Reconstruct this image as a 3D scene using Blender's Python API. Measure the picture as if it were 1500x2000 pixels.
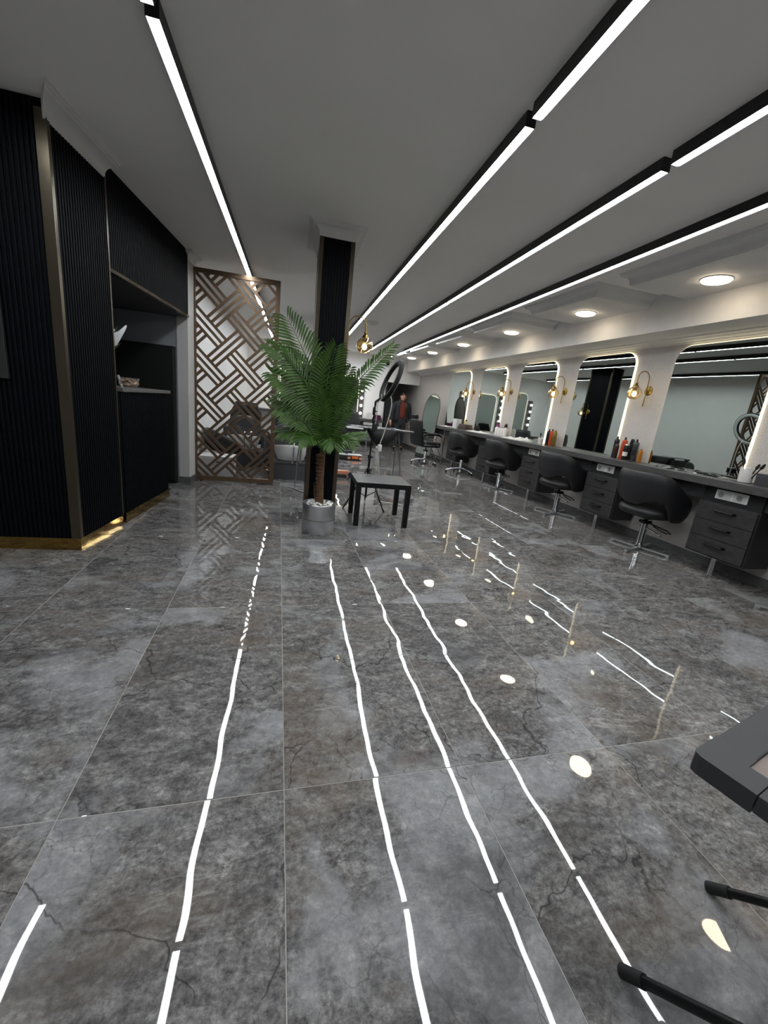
import bpy, bmesh, math, random
from mathutils import Vector, Matrix
for o in list(bpy.data.objects): bpy.data.objects.remove(o, do_unlink=True)
SC = bpy.context.scene
COL = SC.collection
PI = math.pi
# ------------------------------------------------------------------ camera, world, exposure
F_PX, YAW, PITCH, ROLL, CAM_H = 796.3, 0.236705, 0.253012, 0.110305, 1.2
fw = Vector((math.sin(YAW)*math.cos(PITCH), math.cos(YAW)*math.cos(PITCH), -math.sin(PITCH)))
rt = Vector((math.cos(YAW), -math.sin(YAW), 0.0))
up = rt.cross(fw)
r2 = math.cos(ROLL)*rt + math.sin(ROLL)*up
u2 = -math.sin(ROLL)*rt + math.cos(ROLL)*up
cam_data = bpy.data.cameras.new('camera')
cam = bpy.data.objects.new('camera', cam_data)
COL.objects.link(cam)
cam.matrix_world = Matrix(((r2.x, u2.x, -fw.x, 0), (r2.y, u2.y, -fw.y, 0), (r2.z, u2.z, -fw.z, CAM_H), (0, 0, 0, 1)))
cam_data.sensor_fit = 'VERTICAL'
cam_data.sensor_height = 36.0
cam_data.lens = F_PX/2000*36.0
cam_data.clip_start = 0.02
SC.camera = cam
world = bpy.data.worlds.new('world')
SC.world = world
world.use_nodes = True
world.node_tree.nodes['Background'].inputs[0].default_value = (0.55, 0.65, 0.8, 1)
world.node_tree.nodes['Background'].inputs[1].default_value = 0.03
SC.view_settings.view_transform = 'Standard'
SC.view_settings.look = 'None'
SC.view_settings.gamma = 1.0
SC.view_settings.use_curve_mapping = False
SC.view_settings.exposure = 0.2
SC.cycles.use_denoising = True
SC.cycles.use_adaptive_sampling = True
SC.cycles.adaptive_threshold = 0.02
SC.cycles.max_bounces = 9
SC.cycles.diffuse_bounces = 4
SC.cycles.glossy_bounces = 5
SC.cycles.transmission_bounces = 8
SC.cycles.transparent_max_bounces = 12
SC.cycles.sample_clamp_indirect = 6.0
SC.cycles.caustics_reflective = True
SC.cycles.caustics_refractive = False
STRIP_E, DOWN_E, RIM_E, BULB_E, VANITY_E = 38.0, 18.0, 1.4, 9.0, 9.0
CEIL = 2.61
# frames: right wall (local x towards the wall, local y along it), left wall, tile grid
TR, TL, TT = math.radians(2.8093), math.radians(-4.4), math.radians(1.979)
PR = Vector((3.92594, 0.00481, 0))
DR = Vector((-math.sin(TR), math.cos(TR), 0)); NR = Vector((math.cos(TR), math.sin(TR), 0))
def rw(s, o, z=0.0): return PR + DR*s + NR*o + Vector((0, 0, z))
PL = Vector((-1.41, 3.07, 0))
DL = Vector((-math.sin(TL), math.cos(TL), 0)); NL = Vector((math.cos(TL), math.sin(TL), 0))
def lw(s, o, z=0.0): return PL + DL*s + NL*o + Vector((0, 0, z))
WALL_O = 0.33

# ------------------------------------------------------------------ materials
MATS = {}
def nm(name):
    m = bpy.data.materials.new(name); m.use_nodes = True
    MATS[name] = m
    return m, m.node_tree.nodes, m.node_tree.links, m.node_tree.nodes['Principled BSDF']
def srgb(c):
    return tuple(((v/255)/12.92 if v/255 <= 0.04045 else ((v/255+0.055)/1.055)**2.4) for v in c) + (1.0,)
def mat(name, rgb, rough=0.5, metal=0.0, spec=0.5, bump=0.0, bscale=40.0, var=0.0, vscale=6.0, coat=0.0, aniso=0.0, stretch=None):
    if name in MATS: return MATS[name]
    m, N, L, b = nm(name)
    col = srgb(rgb)
    b.inputs['Base Color'].default_value = col
    b.inputs['Roughness'].default_value = rough
    b.inputs['Metallic'].default_value = metal
    b.inputs['Specular IOR Level'].default_value = spec
    b.inputs['Coat Weight'].default_value = coat
    b.inputs['Anisotropic'].default_value = aniso
    tc = N.new('ShaderNodeTexCoord'); mp = N.new('ShaderNodeMapping')
    if stretch: mp.inputs['Scale'].default_value = stretch
    L.new(tc.outputs['Object'], mp.inputs[0])
    n = N.new('ShaderNodeTexNoise'); n.inputs['Scale'].default_value = vscale; n.inputs['Detail'].default_value = 6
    L.new(mp.outputs[0], n.inputs['Vector'])
    v = var if var else 0.04
    r = N.new('ShaderNodeValToRGB')
    r.color_ramp.elements[0].position = 0.3; r.color_ramp.elements[1].position = 0.7
    r.color_ramp.elements[0].color = tuple(x*(1-v) for x in col[:3])+(1,)
    r.color_ramp.elements[1].color = tuple(min(1, x*(1+v)) for x in col[:3])+(1,)
    L.new(n.outputs[0], r.inputs[0]); L.new(r.outputs[0], b.inputs['Base Color'])
    if bump:
        n2 = N.new('ShaderNodeTexNoise'); n2.inputs['Scale'].default_value = bscale; n2.inputs['Detail'].default_value = 3
        L.new(mp.outputs[0], n2.inputs['Vector'])
        bp = N.new('ShaderNodeBump'); bp.inputs['Strength'].default_value = bump; bp.inputs['Distance'].default_value = 0.01
        L.new(n2.outputs[0], bp.inputs['Height']); L.new(bp.outputs[0], b.inputs['Normal'])
    return m
def emit(name, rgb, strength):
    if name in MATS: return MATS[name]
    m, N, L, b = nm(name)
    b.inputs['Base Color'].default_value = (0.8, 0.8, 0.8, 1)
    b.inputs['Emission Color'].default_value = (rgb[0], rgb[1], rgb[2], 1)
    b.inputs['Emission Strength'].default_value = strength
    return m
def marble():
    m, N, L, b = nm('polished_grey_marble')
    tc = N.new('ShaderNodeTexCoord'); oi = N.new('ShaderNodeObjectInfo')
    off = N.new('ShaderNodeVectorMath'); off.operation = 'SCALE'; off.inputs[0].default_value = (37.0, 23.0, 11.0)
    L.new(oi.outputs['Random'], off.inputs['Scale'])
    ad = N.new('ShaderNodeVectorMath'); ad.operation = 'ADD'
    L.new(tc.outputs['Object'], ad.inputs[0]); L.new(off.outputs[0], ad.inputs[1])
    mp = N.new('ShaderNodeMapping'); mp.inputs['Rotation'].default_value = (0, 0, 0.6); mp.inputs['Scale'].default_value = (1.0, 1.9, 1.0)
    L.new(ad.outputs[0], mp.inputs[0])
    def noise(sc, det, rough, dist, vec, typ='FBM'):
        n = N.new('ShaderNodeTexNoise'); n.noise_type = typ
        n.inputs['Scale'].default_value = sc; n.inputs['Detail'].default_value = det
        n.inputs['Roughness'].default_value = rough; n.inputs['Distortion'].default_value = dist
        L.new(vec, n.inputs['Vector']); return n.outputs[0]
    def ramp(src, stops):
        r = N.new('ShaderNodeValToRGB'); e = r.color_ramp.elements
        while len(e) < len(stops): e.new(0.5)
        for i, (p, c) in enumerate(stops): e[i].position = p; e[i].color = c
        L.new(src, r.inputs[0]); return r.outputs[0]
    def mix(fac, a, c, typ='MIX'):
        x = N.new('ShaderNodeMix'); x.data_type = 'RGBA'; x.blend_type = typ
        if isinstance(fac, float): x.inputs[0].default_value = fac
        else: L.new(fac, x.inputs[0])
        for i, s in ((6, a), (7, c)):
            if isinstance(s, tuple): x.inputs[i].default_value = s
            else: L.new(s, x.inputs[i])
        return x.outputs[2]
    g = lambda v: (v, v, v, 1)
    wob = N.new('ShaderNodeTexNoise'); wob.inputs['Scale'].default_value = 3.0; wob.inputs['Detail'].default_value = 6
    L.new(ad.outputs[0], wob.inputs['Vector'])
    wv_ = N.new('ShaderNodeVectorMath'); wv_.operation = 'MULTIPLY_ADD'; wv_.inputs[1].default_value = (0.22, 0.22, 0.22)
    L.new(wob.outputs['Color'], wv_.inputs[0]); L.new(mp.outputs[0], wv_.inputs[2])
    grain = noise(52.0, 12, 0.80, 0.0, ad.outputs[0])
    med = noise(11.0, 14, 0.78, 0.2, wv_.outputs[0])
    c = ramp(med, [(0.32, srgb((62, 60, 60))), (0.45, srgb((94, 92, 92))), (0.55, srgb((114, 112, 111))), (0.69, srgb((150, 148, 147)))])
    gr = ramp(grain, [(0.38, g(0.15)), (0.50, g(0.5)), (0.62, g(0.86))])
    c = mix(0.75, c, gr, 'OVERLAY')
    # pale blue-grey clouds with a fairly definite edge
    cloud = noise(1.35, 8, 0.60, 0.5, ad.outputs[0])
    lt = ramp(cloud, [(0.53, g(0)), (0.585, g(0.32)), (0.73, g(0.55))])
    c = mix(lt, c, srgb((168, 169, 173)))
    dkc = ramp(noise(1.7, 8, 0.66, 0.6, wv_.outputs[0]), [(0.36, g(0.55)), (0.50, g(0))])
    c = mix(dkc, c, srgb((58, 57, 60)))
    br = ramp(noise(1.5, 7, 0.66, 0.6, wv_.outputs[0]), [(0.50, g(0)), (0.66, g(0.45))])
    c = mix(br, c, srgb((104, 92, 80)))
    # dark hairline cracks from gently warped cell edges
    def warp(sc, det, amp):
        wn = N.new('ShaderNodeTexNoise'); wn.inputs['Scale'].default_value = sc; wn.inputs['Detail'].default_value = det
        L.new(ad.outputs[0], wn.inputs['Vector'])
        wa = N.new('ShaderNodeVectorMath'); wa.operation = 'MULTIPLY_ADD'; wa.inputs[1].default_value = (amp, amp, amp)
        L.new(wn.outputs['Color'], wa.inputs[0]); L.new(ad.outputs[0], wa.inputs[2]); return wa.outputs[0]
    def crack(vec, scale, width, gs, g0, g1, k=0.85):
        vo = N.new('ShaderNodeTexVoronoi'); vo.feature = 'DISTANCE_TO_EDGE'; vo.inputs['Scale'].default_value = scale
        L.new(vec, vo.inputs['Vector'])
        cr = ramp(vo.outputs['Distance'], [(0.0, g(k)), (width, g(0))])
        gate = ramp(noise(gs, 4, 0.6, 0, ad.outputs[0]), [(g0, g(0)), (g1, g(1))])
        return mix(1.0, cr, gate, 'MULTIPLY')
    w1, w2 = warp(2.6, 5, 0.55), warp(5.0, 6, 0.30)
    c = mix(crack(w1, 1.35, 0.0065, 1.2, 0.44, 0.54), c, srgb((40, 37, 37)))
    c = mix(crack(w1, 4.2, 0.012, 1.9, 0.47, 0.60, 0.7), c, srgb((52, 47, 45)))
    c = mix(crack(w2, 9.0, 0.022, 2.4, 0.46, 0.62, 0.6), c, srgb((58, 53, 51)))
    # pale broken veins running in one direction
    st = N.new('ShaderNodeMapping'); st.inputs['Rotation'].default_value = (0, 0, 0.9); st.inputs['Scale'].default_value = (1.0, 3.2, 1.0)
    L.new(ad.outputs[0], st.inputs[0])
    rd = noise(2.2, 12, 0.68, 0.6, st.outputs[0])
    wv = ramp(rd, [(0.475, g(0)), (0.5, g(0.65)), (0.525, g(0))])
    gate2 = ramp(noise(1.1, 5, 0.62, 0.4, ad.outputs[0]), [(0.56, g(0)), (0.68, g(0.85))])
    c = mix(mix(1.0, wv, gate2, 'MULTIPLY'), c, srgb((196, 193, 190)))
    L.new(c, b.inputs['Base Color'])
    b.inputs['Roughness'].default_value = 0.018
    b.inputs['Specular IOR Level'].default_value = 0.5
    w = N.new('ShaderNodeTexNoise'); w.inputs['Scale'].default_value = 5.0; w.inputs['Detail'].default_value = 0.6
    L.new(ad.outputs[0], w.inputs['Vector'])
    bp = N.new('ShaderNodeBump'); bp.inputs['Strength'].default_value = 1.0; bp.inputs['Distance'].default_value = 0.0011
    L.new(w.outputs[0], bp.inputs['Height']); L.new(bp.outputs[0], b.inputs['Normal'])
    return m
def glass(name, rgb, fac):
    m = bpy.data.materials.new(name); m.use_nodes = True; MATS[name] = m
    N, L = m.node_tree.nodes, m.node_tree.links
    N.clear()
    o = N.new('ShaderNodeOutputMaterial'); t = N.new('ShaderNodeBsdfTransparent'); g = N.new('ShaderNodeBsdfGlossy')
    t.inputs[0].default_value = rgb; g.inputs['Roughness'].default_value = 0.03; g.inputs[0].default_value = (1, 0.95, 0.85, 1)
    lw_ = N.new('ShaderNodeLayerWeight'); lw_.inputs[0].default_value = fac
    mx = N.new('ShaderNodeMixShader')
    L.new(lw_.outputs['Facing'], mx.inputs[0]); L.new(t.outputs[0], mx.inputs[1]); L.new(g.outputs[0], mx.inputs[2]); L.new(mx.outputs[0], o.inputs[0])
    return m
M_TILE = marble()
M_GROUT = mat('grout', (150, 147, 142), 0.8)
M_CEIL = mat('ceiling_paint', (246, 244, 242), 0.8, var=0.02, vscale=1.5)
M_WHITE = mat('white_paint', (204, 202, 200), 0.7, var=0.02, bump=0.05, bscale=90)
M_WHITE_LIT = mat('white_paint_lit', (240, 239, 238), 0.7, var=0.02)  # lighter copy of the white paint, stronger lounge light put into its colour
M_WPAPER = mat('embossed_wallpaper', (198, 193, 189), 0.75, var=0.03, vscale=12, bump=0.9, bscale=75)
M_GREYW = mat('grey_paint', (150, 154, 160), 0.8, var=0.03)
M_DGREY = mat('dark_grey_paint', (62, 63, 67), 0.8, var=0.04)
M_MOULD = mat('plaster_moulding', (226, 225, 224), 0.7)
M_NAVY = mat('navy_fluted_panel', (6, 8, 15), 0.55, spec=0.12, var=0.08)
M_BRONZE = mat('bronze_trim', (92, 84, 71), 0.28, metal=0.85, var=0.06, vscale=3)
M_BRASS = mat('brass_mirror', (168, 138, 78), 0.05, metal=1.0, bump=0.05, bscale=5)
M_GOLD = mat('aged_brass', (150, 124, 70), 0.3, metal=1.0)
M_LATT = mat('bronze_lattice', (104, 84, 66), 0.38, metal=0.55, var=0.05)
M_BLACK = mat('satin_black', (15, 15, 17), 0.36, spec=0.3)
M_BLACKM = mat('matt_black', (14, 14, 16), 0.7)
M_LEATHER = mat('black_leather', (24, 24, 27), 0.42, spec=0.45, bump=0.25, bscale=160)
M_GLEATHER = mat('grey_leather', (56, 57, 61), 0.45, spec=0.45, bump=0.2, bscale=140)
M_CHROME = mat('chrome', (205, 206, 210), 0.08, metal=1.0)
M_STEEL = mat('brushed_steel', (206, 207, 210), 0.30, metal=0.93, var=0.10, vscale=30, aniso=0.7, stretch=(1, 1, 40))
M_WOODG = mat('dark_grey_wood', (46, 46, 48), 0.42, var=0.28, vscale=7, stretch=(3, 3, 9))
M_WOODT = mat('worktop_grey', (74, 72, 72), 0.30, var=0.25, vscale=7, stretch=(8, 2, 8))
M_PLAST = mat('white_plastic', (218, 218, 216), 0.35)
M_CERAM = mat('white_ceramic', (232, 232, 232), 0.12)
M_MIRROR = mat('mirror_glass', (180, 188, 184), 0.0, metal=1.0, var=0.001)
M_MIRROR.node_tree.nodes['Principled BSDF'].inputs['Roughness'].default_value = 0.004
M_LEAF = mat('palm_leaf', (54, 84, 25), 0.42, spec=0.4, var=0.35, vscale=9)
M_STEM = mat('palm_stem', (70, 92, 44), 0.5, var=0.2)
M_TRUNK = mat('palm_trunk', (96, 70, 48), 0.8, var=0.4, vscale=12, bump=0.8, bscale=40, stretch=(4, 4, 1))
M_PEBBLE = mat('white_pebble', (226, 224, 220), 0.6)
M_STRIP = emit('strip_diffuser', (0.93, 0.98, 1.0), STRIP_E)
M_DOWN = emit('downlight_diffuser', (1.0, 0.83, 0.60), DOWN_E)
M_RIM = emit('mirror_led_rim', (1.0, 0.86, 0.55), RIM_E)
M_BULB = emit('warm_bulb', (1.0, 0.84, 0.58), BULB_E)
M_VAN = emit('vanity_bulb', (1.0, 0.96, 0.9), VANITY_E)
M_AMBER = glass('amber_glass', (1.0, 0.93, 0.76, 1), 0.42)
M_CLEAR = glass('clear_plastic', (0.9, 0.92, 0.94, 1), 0.3)
M_SKIN = mat('skin', (198, 150, 126), 0.55)
M_HAIR = mat('dark_hair', (24, 20, 18), 0.6)
M_JACKET = mat('navy_jacket', (28, 30, 38), 0.8, var=0.1)
M_SWEAT = mat('rust_sweater', (104, 48, 34), 0.9, var=0.1)
M_TROU = mat('charcoal_trousers', (40, 41, 46), 0.85, var=0.1)
M_SHOE = mat('black_shoe', (18, 18, 20), 0.4)

# ------------------------------------------------------------------ builders
class B:
    def __init__(s): s.bm = bmesh.new()
    def box(s, x0, x1, y0, y1, z0, z1, bev=0.0, mtx=None):
        v = [s.bm.verts.new(p) for p in ((x0,y0,z0),(x1,y0,z0),(x1,y1,z0),(x0,y1,z0),(x0,y0,z1),(x1,y0,z1),(x1,y1,z1),(x0,y1,z1))]
        fs = [s.bm.faces.new([v[i] for i in f]) for f in ((3,2,1,0),(4,5,6,7),(0,1,5,4),(1,2,6,5),(2,3,7,6),(3,0,4,7))]
        if bev:
            es = list({e for f in fs for e in f.edges})
            r = bmesh.ops.bevel(s.bm, geom=es, offset=bev, segments=2, affect='EDGES', profile=0.6)
            v = list({q for f in r['faces'] for q in f.verts} | {q for q in v if q.is_valid})
        if mtx is not None: bmesh.ops.transform(s.bm, matrix=mtx, verts=[q for q in v if q.is_valid])
        return s
    def ring(s, c, r, ax, seg):
        ax = Vector(ax).normalized()
        a = Vector((0,0,1)) if abs(ax.z) < 0.9 else Vector((1,0,0))
        e1 = ax.cross(a).normalized(); e2 = ax.cross(e1)
        return [s.bm.verts.new(Vector(c)+r*(math.cos(2*PI*i/seg)*e1+math.sin(2*PI*i/seg)*e2)) for i in range(seg)]
    def skin(s, rings, cap=True, closed=False):
        n = len(rings[0])
        pr = list(zip(rings, rings[1:])) + ([(rings[-1], rings[0])] if closed else [])
        for a, b in pr:
            for i in range(n):
                s.bm.faces.new((a[i], a[(i+1)%n], b[(i+1)%n], b[i]))
        if cap and not closed:
            s.bm.faces.new(list(reversed(rings[0]))); s.bm.faces.new(rings[-1])
        return s
    def cyl(s, p0, p1, r0, r1=None, seg=16):
        p0, p1 = Vector(p0), Vector(p1)
        return s.skin([s.ring(p0, r0, p1-p0, seg), s.ring(p1, r0 if r1 is None else r1, p1-p0, seg)])
    def tube(s, pts, r, seg=8, closed=False):
        P = [Vector(p) for p in pts]; n = len(P)
        rs = r if isinstance(r, (list, tuple)) else [r]*n
        rings = []; prev = None
        for i in range(n):
            if closed: t = P[(i+1)%n]-P[(i-1)%n]
            else: t = P[min(i+1,n-1)]-P[max(i-1,0)]
            t.normalize()
            if prev is None:
                a = Vector((0,0,1)) if abs(t.z) < 0.9 else Vector((1,0,0))
                e1 = t.cross(a).normalized()
            else:
                e1 = (prev - t*prev.dot(t)).normalized()
            prev = e1; e2 = t.cross(e1)
            rings.append([s.bm.verts.new(P[i]+rs[i]*(math.cos(2*PI*k/seg)*e1+math.sin(2*PI*k/seg)*e2)) for k in range(seg)])
        return s.skin(rings, closed=closed)
    def lathe(s, prof, seg=24, c=(0,0,0), sx=1.0, sy=1.0):
        rings = []
        for r, z in prof:
            rings.append([s.bm.verts.new((c[0]+sx*max(r,1e-4)*math.cos(2*PI*i/seg), c[1]+sy*max(r,1e-4)*math.sin(2*PI*i/seg), c[2]+z)) for i in range(seg)])
        return s.skin(rings)
    def sphere(s, c, r, seg=16, rings=10, sx=1, sy=1, sz=1):
        return s.lathe([(r*math.sin(PI*k/rings), -r*sz*math.cos(PI*k/rings)) for k in range(rings+1)], seg, c, sx, sy)
    def prism(s, poly, h0, h1, fn):
        a = [s.bm.verts.new(fn(p[0], p[1], h0)) for p in poly]; b = [s.bm.verts.new(fn(p[0], p[1], h1)) for p in poly]
        return s.skin([a, b])
    def sweep(s, prof, path, fn_out, close=False):
        # prof: (out, z); path: list of xy points, offset outward by mitred normals
        n = len(path); rings = []
        for i, p in enumerate(path):
            ds = []
            if i > 0 or close: ds.append((Vector(path[i])-Vector(path[i-1])).normalized())
            if i < n-1 or close: ds.append((Vector(path[(i+1)%n])-Vector(path[i])).normalized())
            ns = [Vector((d.y, -d.x)) for d in ds]
            m = sum(ns, Vector((0,0))); m.normalize()
            k = 1.0/max(0.3, m.dot(ns[0]))
            rings.append([s.bm.verts.new((p[0]+m.x*k*o*fn_out, p[1]+m.y*k*o*fn_out, z)) for o, z in prof])
        return s.skin(rings, cap=not close, closed=close)
    def obj(s, name, m, parent=None, smooth=None, loc=None, rz=0.0, sub=0):
        bmesh.ops.recalc_face_normals(s.bm, faces=s.bm.faces[:])
        me = bpy.data.meshes.new(name); s.bm.to_mesh(me); s.bm.free()
        if smooth is not None:
            me.polygons.foreach_set('use_smooth', [True]*len(me.polygons))
            if smooth < 180: me.set_sharp_from_angle(angle=math.radians(smooth))
        me.materials.append(m)
        o = bpy.data.objects.new(name, me); COL.objects.link(o)
        if parent: o.parent = parent
        if loc is not None: o.location = loc
        if rz: o.rotation_euler = (0, 0, rz)
        if sub:
            md = o.modifiers.new('sub', 'SUBSURF'); md.levels = sub; md.render_levels = sub
        return o
def tag(o, label=None, cat=None, group=None, kind=None):
    if label: o['label'] = label
    if cat: o['category'] = cat
    if group: o['group'] = group
    if kind: o['kind'] = kind
    return o
def thing(name, label, cat, loc=(0,0,0), rz=0.0, group=None):
    o = bpy.data.objects.new(name, None); COL.objects.link(o)
    o.location = loc; o.rotation_euler = (0,0,rz); o.empty_display_size = 0.1
    return tag(o, label, cat, group)
def struct(o): o['kind'] = 'structure'; return o
def kids(o): return [c for c in bpy.data.objects if c.parent is o]
def dup(root, loc=None, rz=None, label=None, group=None):
    r = root.copy(); COL.objects.link(r)
    if loc is not None: r.location = loc
    if rz is not None: r.rotation_euler = (0,0,rz)
    if label: r['label'] = label
    if group: r['group'] = group
    for ch in kids(root):
        c = ch.copy(); COL.objects.link(c); c.parent = r
        for g in kids(ch):
            d = g.copy(); COL.objects.link(d); d.parent = c
    return r
def arc(c, r, a0, a1, n, fn):
    return [fn(c[0]+r*math.cos(a0+(a1-a0)*i/n), c[1]+r*math.sin(a0+(a1-a0)*i/n)) for i in range(n+1)]
RND = random.Random(7)
# ------------------------------------------------------------------ floor with its tiles
b = B(); b.box(-4.2, 5.0, -3.2, 16.2, -0.12, -0.0012)
FLOOR = struct(b.obj('floor', M_GROUT))
TP, TQ = 0.6125, 1.2
t_me = None
for i in range(-6, 8):
    for j in range(-3, 10):
        u, v = 0.064 + TP*i + TP/2, 1.041 + TQ*j + TQ/2
        N_ = Vector((math.cos(TT), math.sin(TT), 0)); T_ = Vector((-math.sin(TT), math.cos(TT), 0))
        c = N_*u + T_*v
        if c.x < -4.0 or c.x > 4.7: continue
        if t_me is None:
            bb = B(); bb.box(-TP/2+0.0012, TP/2-0.0012, -TQ/2+0.0012, TQ/2-0.0012, -0.006, 0.0)
            bmesh.ops.bevel(bb.bm, geom=[e for e in bb.bm.edges if all(abs(q.co.z) < 1e-6 for q in e.verts)], offset=0.0012, segments=1, affect='EDGES')
            t = bb.obj('tile', M_TILE, FLOOR); t_me = t.data
        else:
            t = bpy.data.objects.new('tile', t_me); COL.objects.link(t); t.parent = FLOOR
        t.location = c
        t.rotation_euler = (RND.uniform(-1,1)*0.0006, RND.uniform(-1,1)*0.0006, TT + (PI if RND.random() < 0.5 else 0))

# ------------------------------------------------------------------ ceiling and walls
def wallbox(name, fn, a0, a1, o0, o1, z0, z1, m, holes=()):
    b = B()
    spans = [(a0, a1, z0, z1)]
    for h in holes:
        ha0, ha1, hz0, hz1 = h
        spans = [(a0, ha0, z0, z1), (ha1, a1, z0, z1), (ha0, ha1, hz1, z1)] + ([(ha0, ha1, z0, hz0)] if hz0 > z0 else [])
    for s0, s1, q0, q1 in spans:
        a = [b.bm.verts.new(fn(s, o, q0)) for s, o in ((s0,o0),(s1,o0),(s1,o1),(s0,o1))]
        c = [b.bm.verts.new(fn(s, o, q1)) for s, o in ((s0,o0),(s1,o0),(s1,o1),(s0,o1))]
        b.skin([a, c])
    return struct(b.obj(name, m))
xy = lambda s, o, z: Vector((s, o, z))
b = B(); b.box(-4.2, 5.0, -3.2, 16.2, CEIL, CEIL+0.12)
struct(b.obj('ceiling', M_CEIL))
wallbox('wall_right', rw, -3.2, 16.2, WALL_O, WALL_O+0.15, 0, CEIL, M_WPAPER)
wallbox('wall_back', xy, -1.32, 3.66, 12.4, 12.55, 0, CEIL, M_WHITE_LIT, holes=[(2.62, 3.66, 0, 1.9)])
wallbox('wall_corridor_left', xy, 2.47, 2.62, 12.55, 15.0, 0, CEIL, M_GREYW)
wallbox('wall_corridor_back', xy, 2.47, 3.8, 15.0, 15.1, 0, CEIL, M_GREYW)
wallbox('wall_left', lambda s, o, z: Vector((o, s, z)), 5.70, 12.55, -1.45, -1.30, 0, CEIL, M_WHITE_LIT)
wallbox('wall_front', xy, -4.2, 4.5, -3.2, -3.05, 0, CEIL, M_WHITE)
wallbox('wall_entrance', lambda s, o, z: Vector((o, s, z)), -3.05, 5.7, -4.2, -4.05, 0, CEIL, M_WHITE)
# corridor door (dark leaf standing open against the left jamb)
dr = B(); dr.box(2.62, 2.66, 12.30, 12.40, 0, 1.9); d = struct(dr.obj('door_1', M_BLACK))
# baseboards
bbm = mat('baseboard_stone', (96, 95, 96), 0.35, var=0.25, vscale=9)
wallbox('baseboard_right', rw, -3.0, 15.9, WALL_O-0.012, WALL_O, 0, 0.085, bbm)
wallbox('baseboard_back', xy, -1.3, 2.62, 12.388, 12.4, 0, 0.085, bbm)
wallbox('baseboard_left', lambda s, o, z: Vector((o, s, z)), 5.72, 12.39, -1.30, -1.288, 0, 0.085, bbm)
# pier at the end of the reception, grey side towards us, white side towards the room
wallbox('wall_pier', lw, 2.36, 2.62, -0.12, 0.0, 0, CEIL, M_WHITE)
wallbox('baseboard_pier', lw, 2.348, 2.63, -0.12, 0.012, 0, 0.085, bbm)
wallbox('wall_niche', lw, 2.38, 2.5, -2.6, -0.12, 0, CEIL, M_GREYW)
wallbox('wall_niche_back', lw, 0.3, 2.4, -2.72, -2.6, 0, CEIL, M_DGREY)
# dark cupboard front against the niche wall
cb = thing('tall_cabinet', 'plain black tall cabinet against the grey wall behind the reception counter', 'cabinet', lw(2.375, -1.0), TL)
q = B(); q.box(-0.9, 0.86, -0.07, 0.0, 0.0, 1.60, 0.004); q.obj('body', M_BLACKM, cb)
for k in range(3):
    q = B(); q.box(-0.89+0.585*k, -0.315+0.585*k, -0.086, -0.07, 0.04, 1.58, 0.002); q.obj('door', M_BLACKM, cb)
# soffit beam above the mirrors, cornice below it
SOF_O, SOF_Z = -0.10, 2.245
wallbox('trim_1', rw, -3.2, 12.6, SOF_O, WALL_O, SOF_Z, CEIL, M_MOULD)
def cornice(name, prof, fn, s0, s1, m):
    b = B(); R_ = []
    for s in (s0, s1): R_.append([b.bm.verts.new(fn(s, o, z)) for o, z in prof])
    b.skin(R_); return struct(b.obj(name, m, smooth=25))
def crown(depth, h, z1):
    p = []
    p += [(0, z1-h), (depth*0.10, z1-h), (depth*0.14, z1-h*0.86)]
    for i in range(7):
        a = PI/2*i/6
        p.append((depth*(0.14+0.62*(1-math.cos(a))), z1-h*(0.80-0.52*math.sin(a))))
    p += [(depth*0.80, z1-h*0.20), (depth*0.90, z1-h*0.18), (depth*0.92, z1-h*0.06), (depth, z1-h*0.05), (depth, z1), (0, z1)]
    return p
cornice('trim_2', [(WALL_O, SOF_Z-0.06), (WALL_O-0.012, SOF_Z-0.06), (WALL_O-0.018, SOF_Z-0.044), (WALL_O-0.035, SOF_Z-0.036), (WALL_O-0.05, SOF_Z-0.02), (WALL_O-0.075, SOF_Z-0.014), (WALL_O-0.09, SOF_Z), (WALL_O, SOF_Z)], rw, -3.0, 12.4, M_MOULD)
prof = crown(0.09, 0.09, CEIL); b = B(); R_ = []
for s_, o_, ms, mo in ((2.36, -0.12, -1, 0), (2.36, 0.0, -1, 1), (2.62, 0.0, 0, 1)):
    R_.append([b.bm.verts.new(lw(s_+ms*q, o_+mo*q, z)) for q, z in prof])
b.skin(R_); struct(b.obj('trim_15', M_MOULD, smooth=25))
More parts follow.
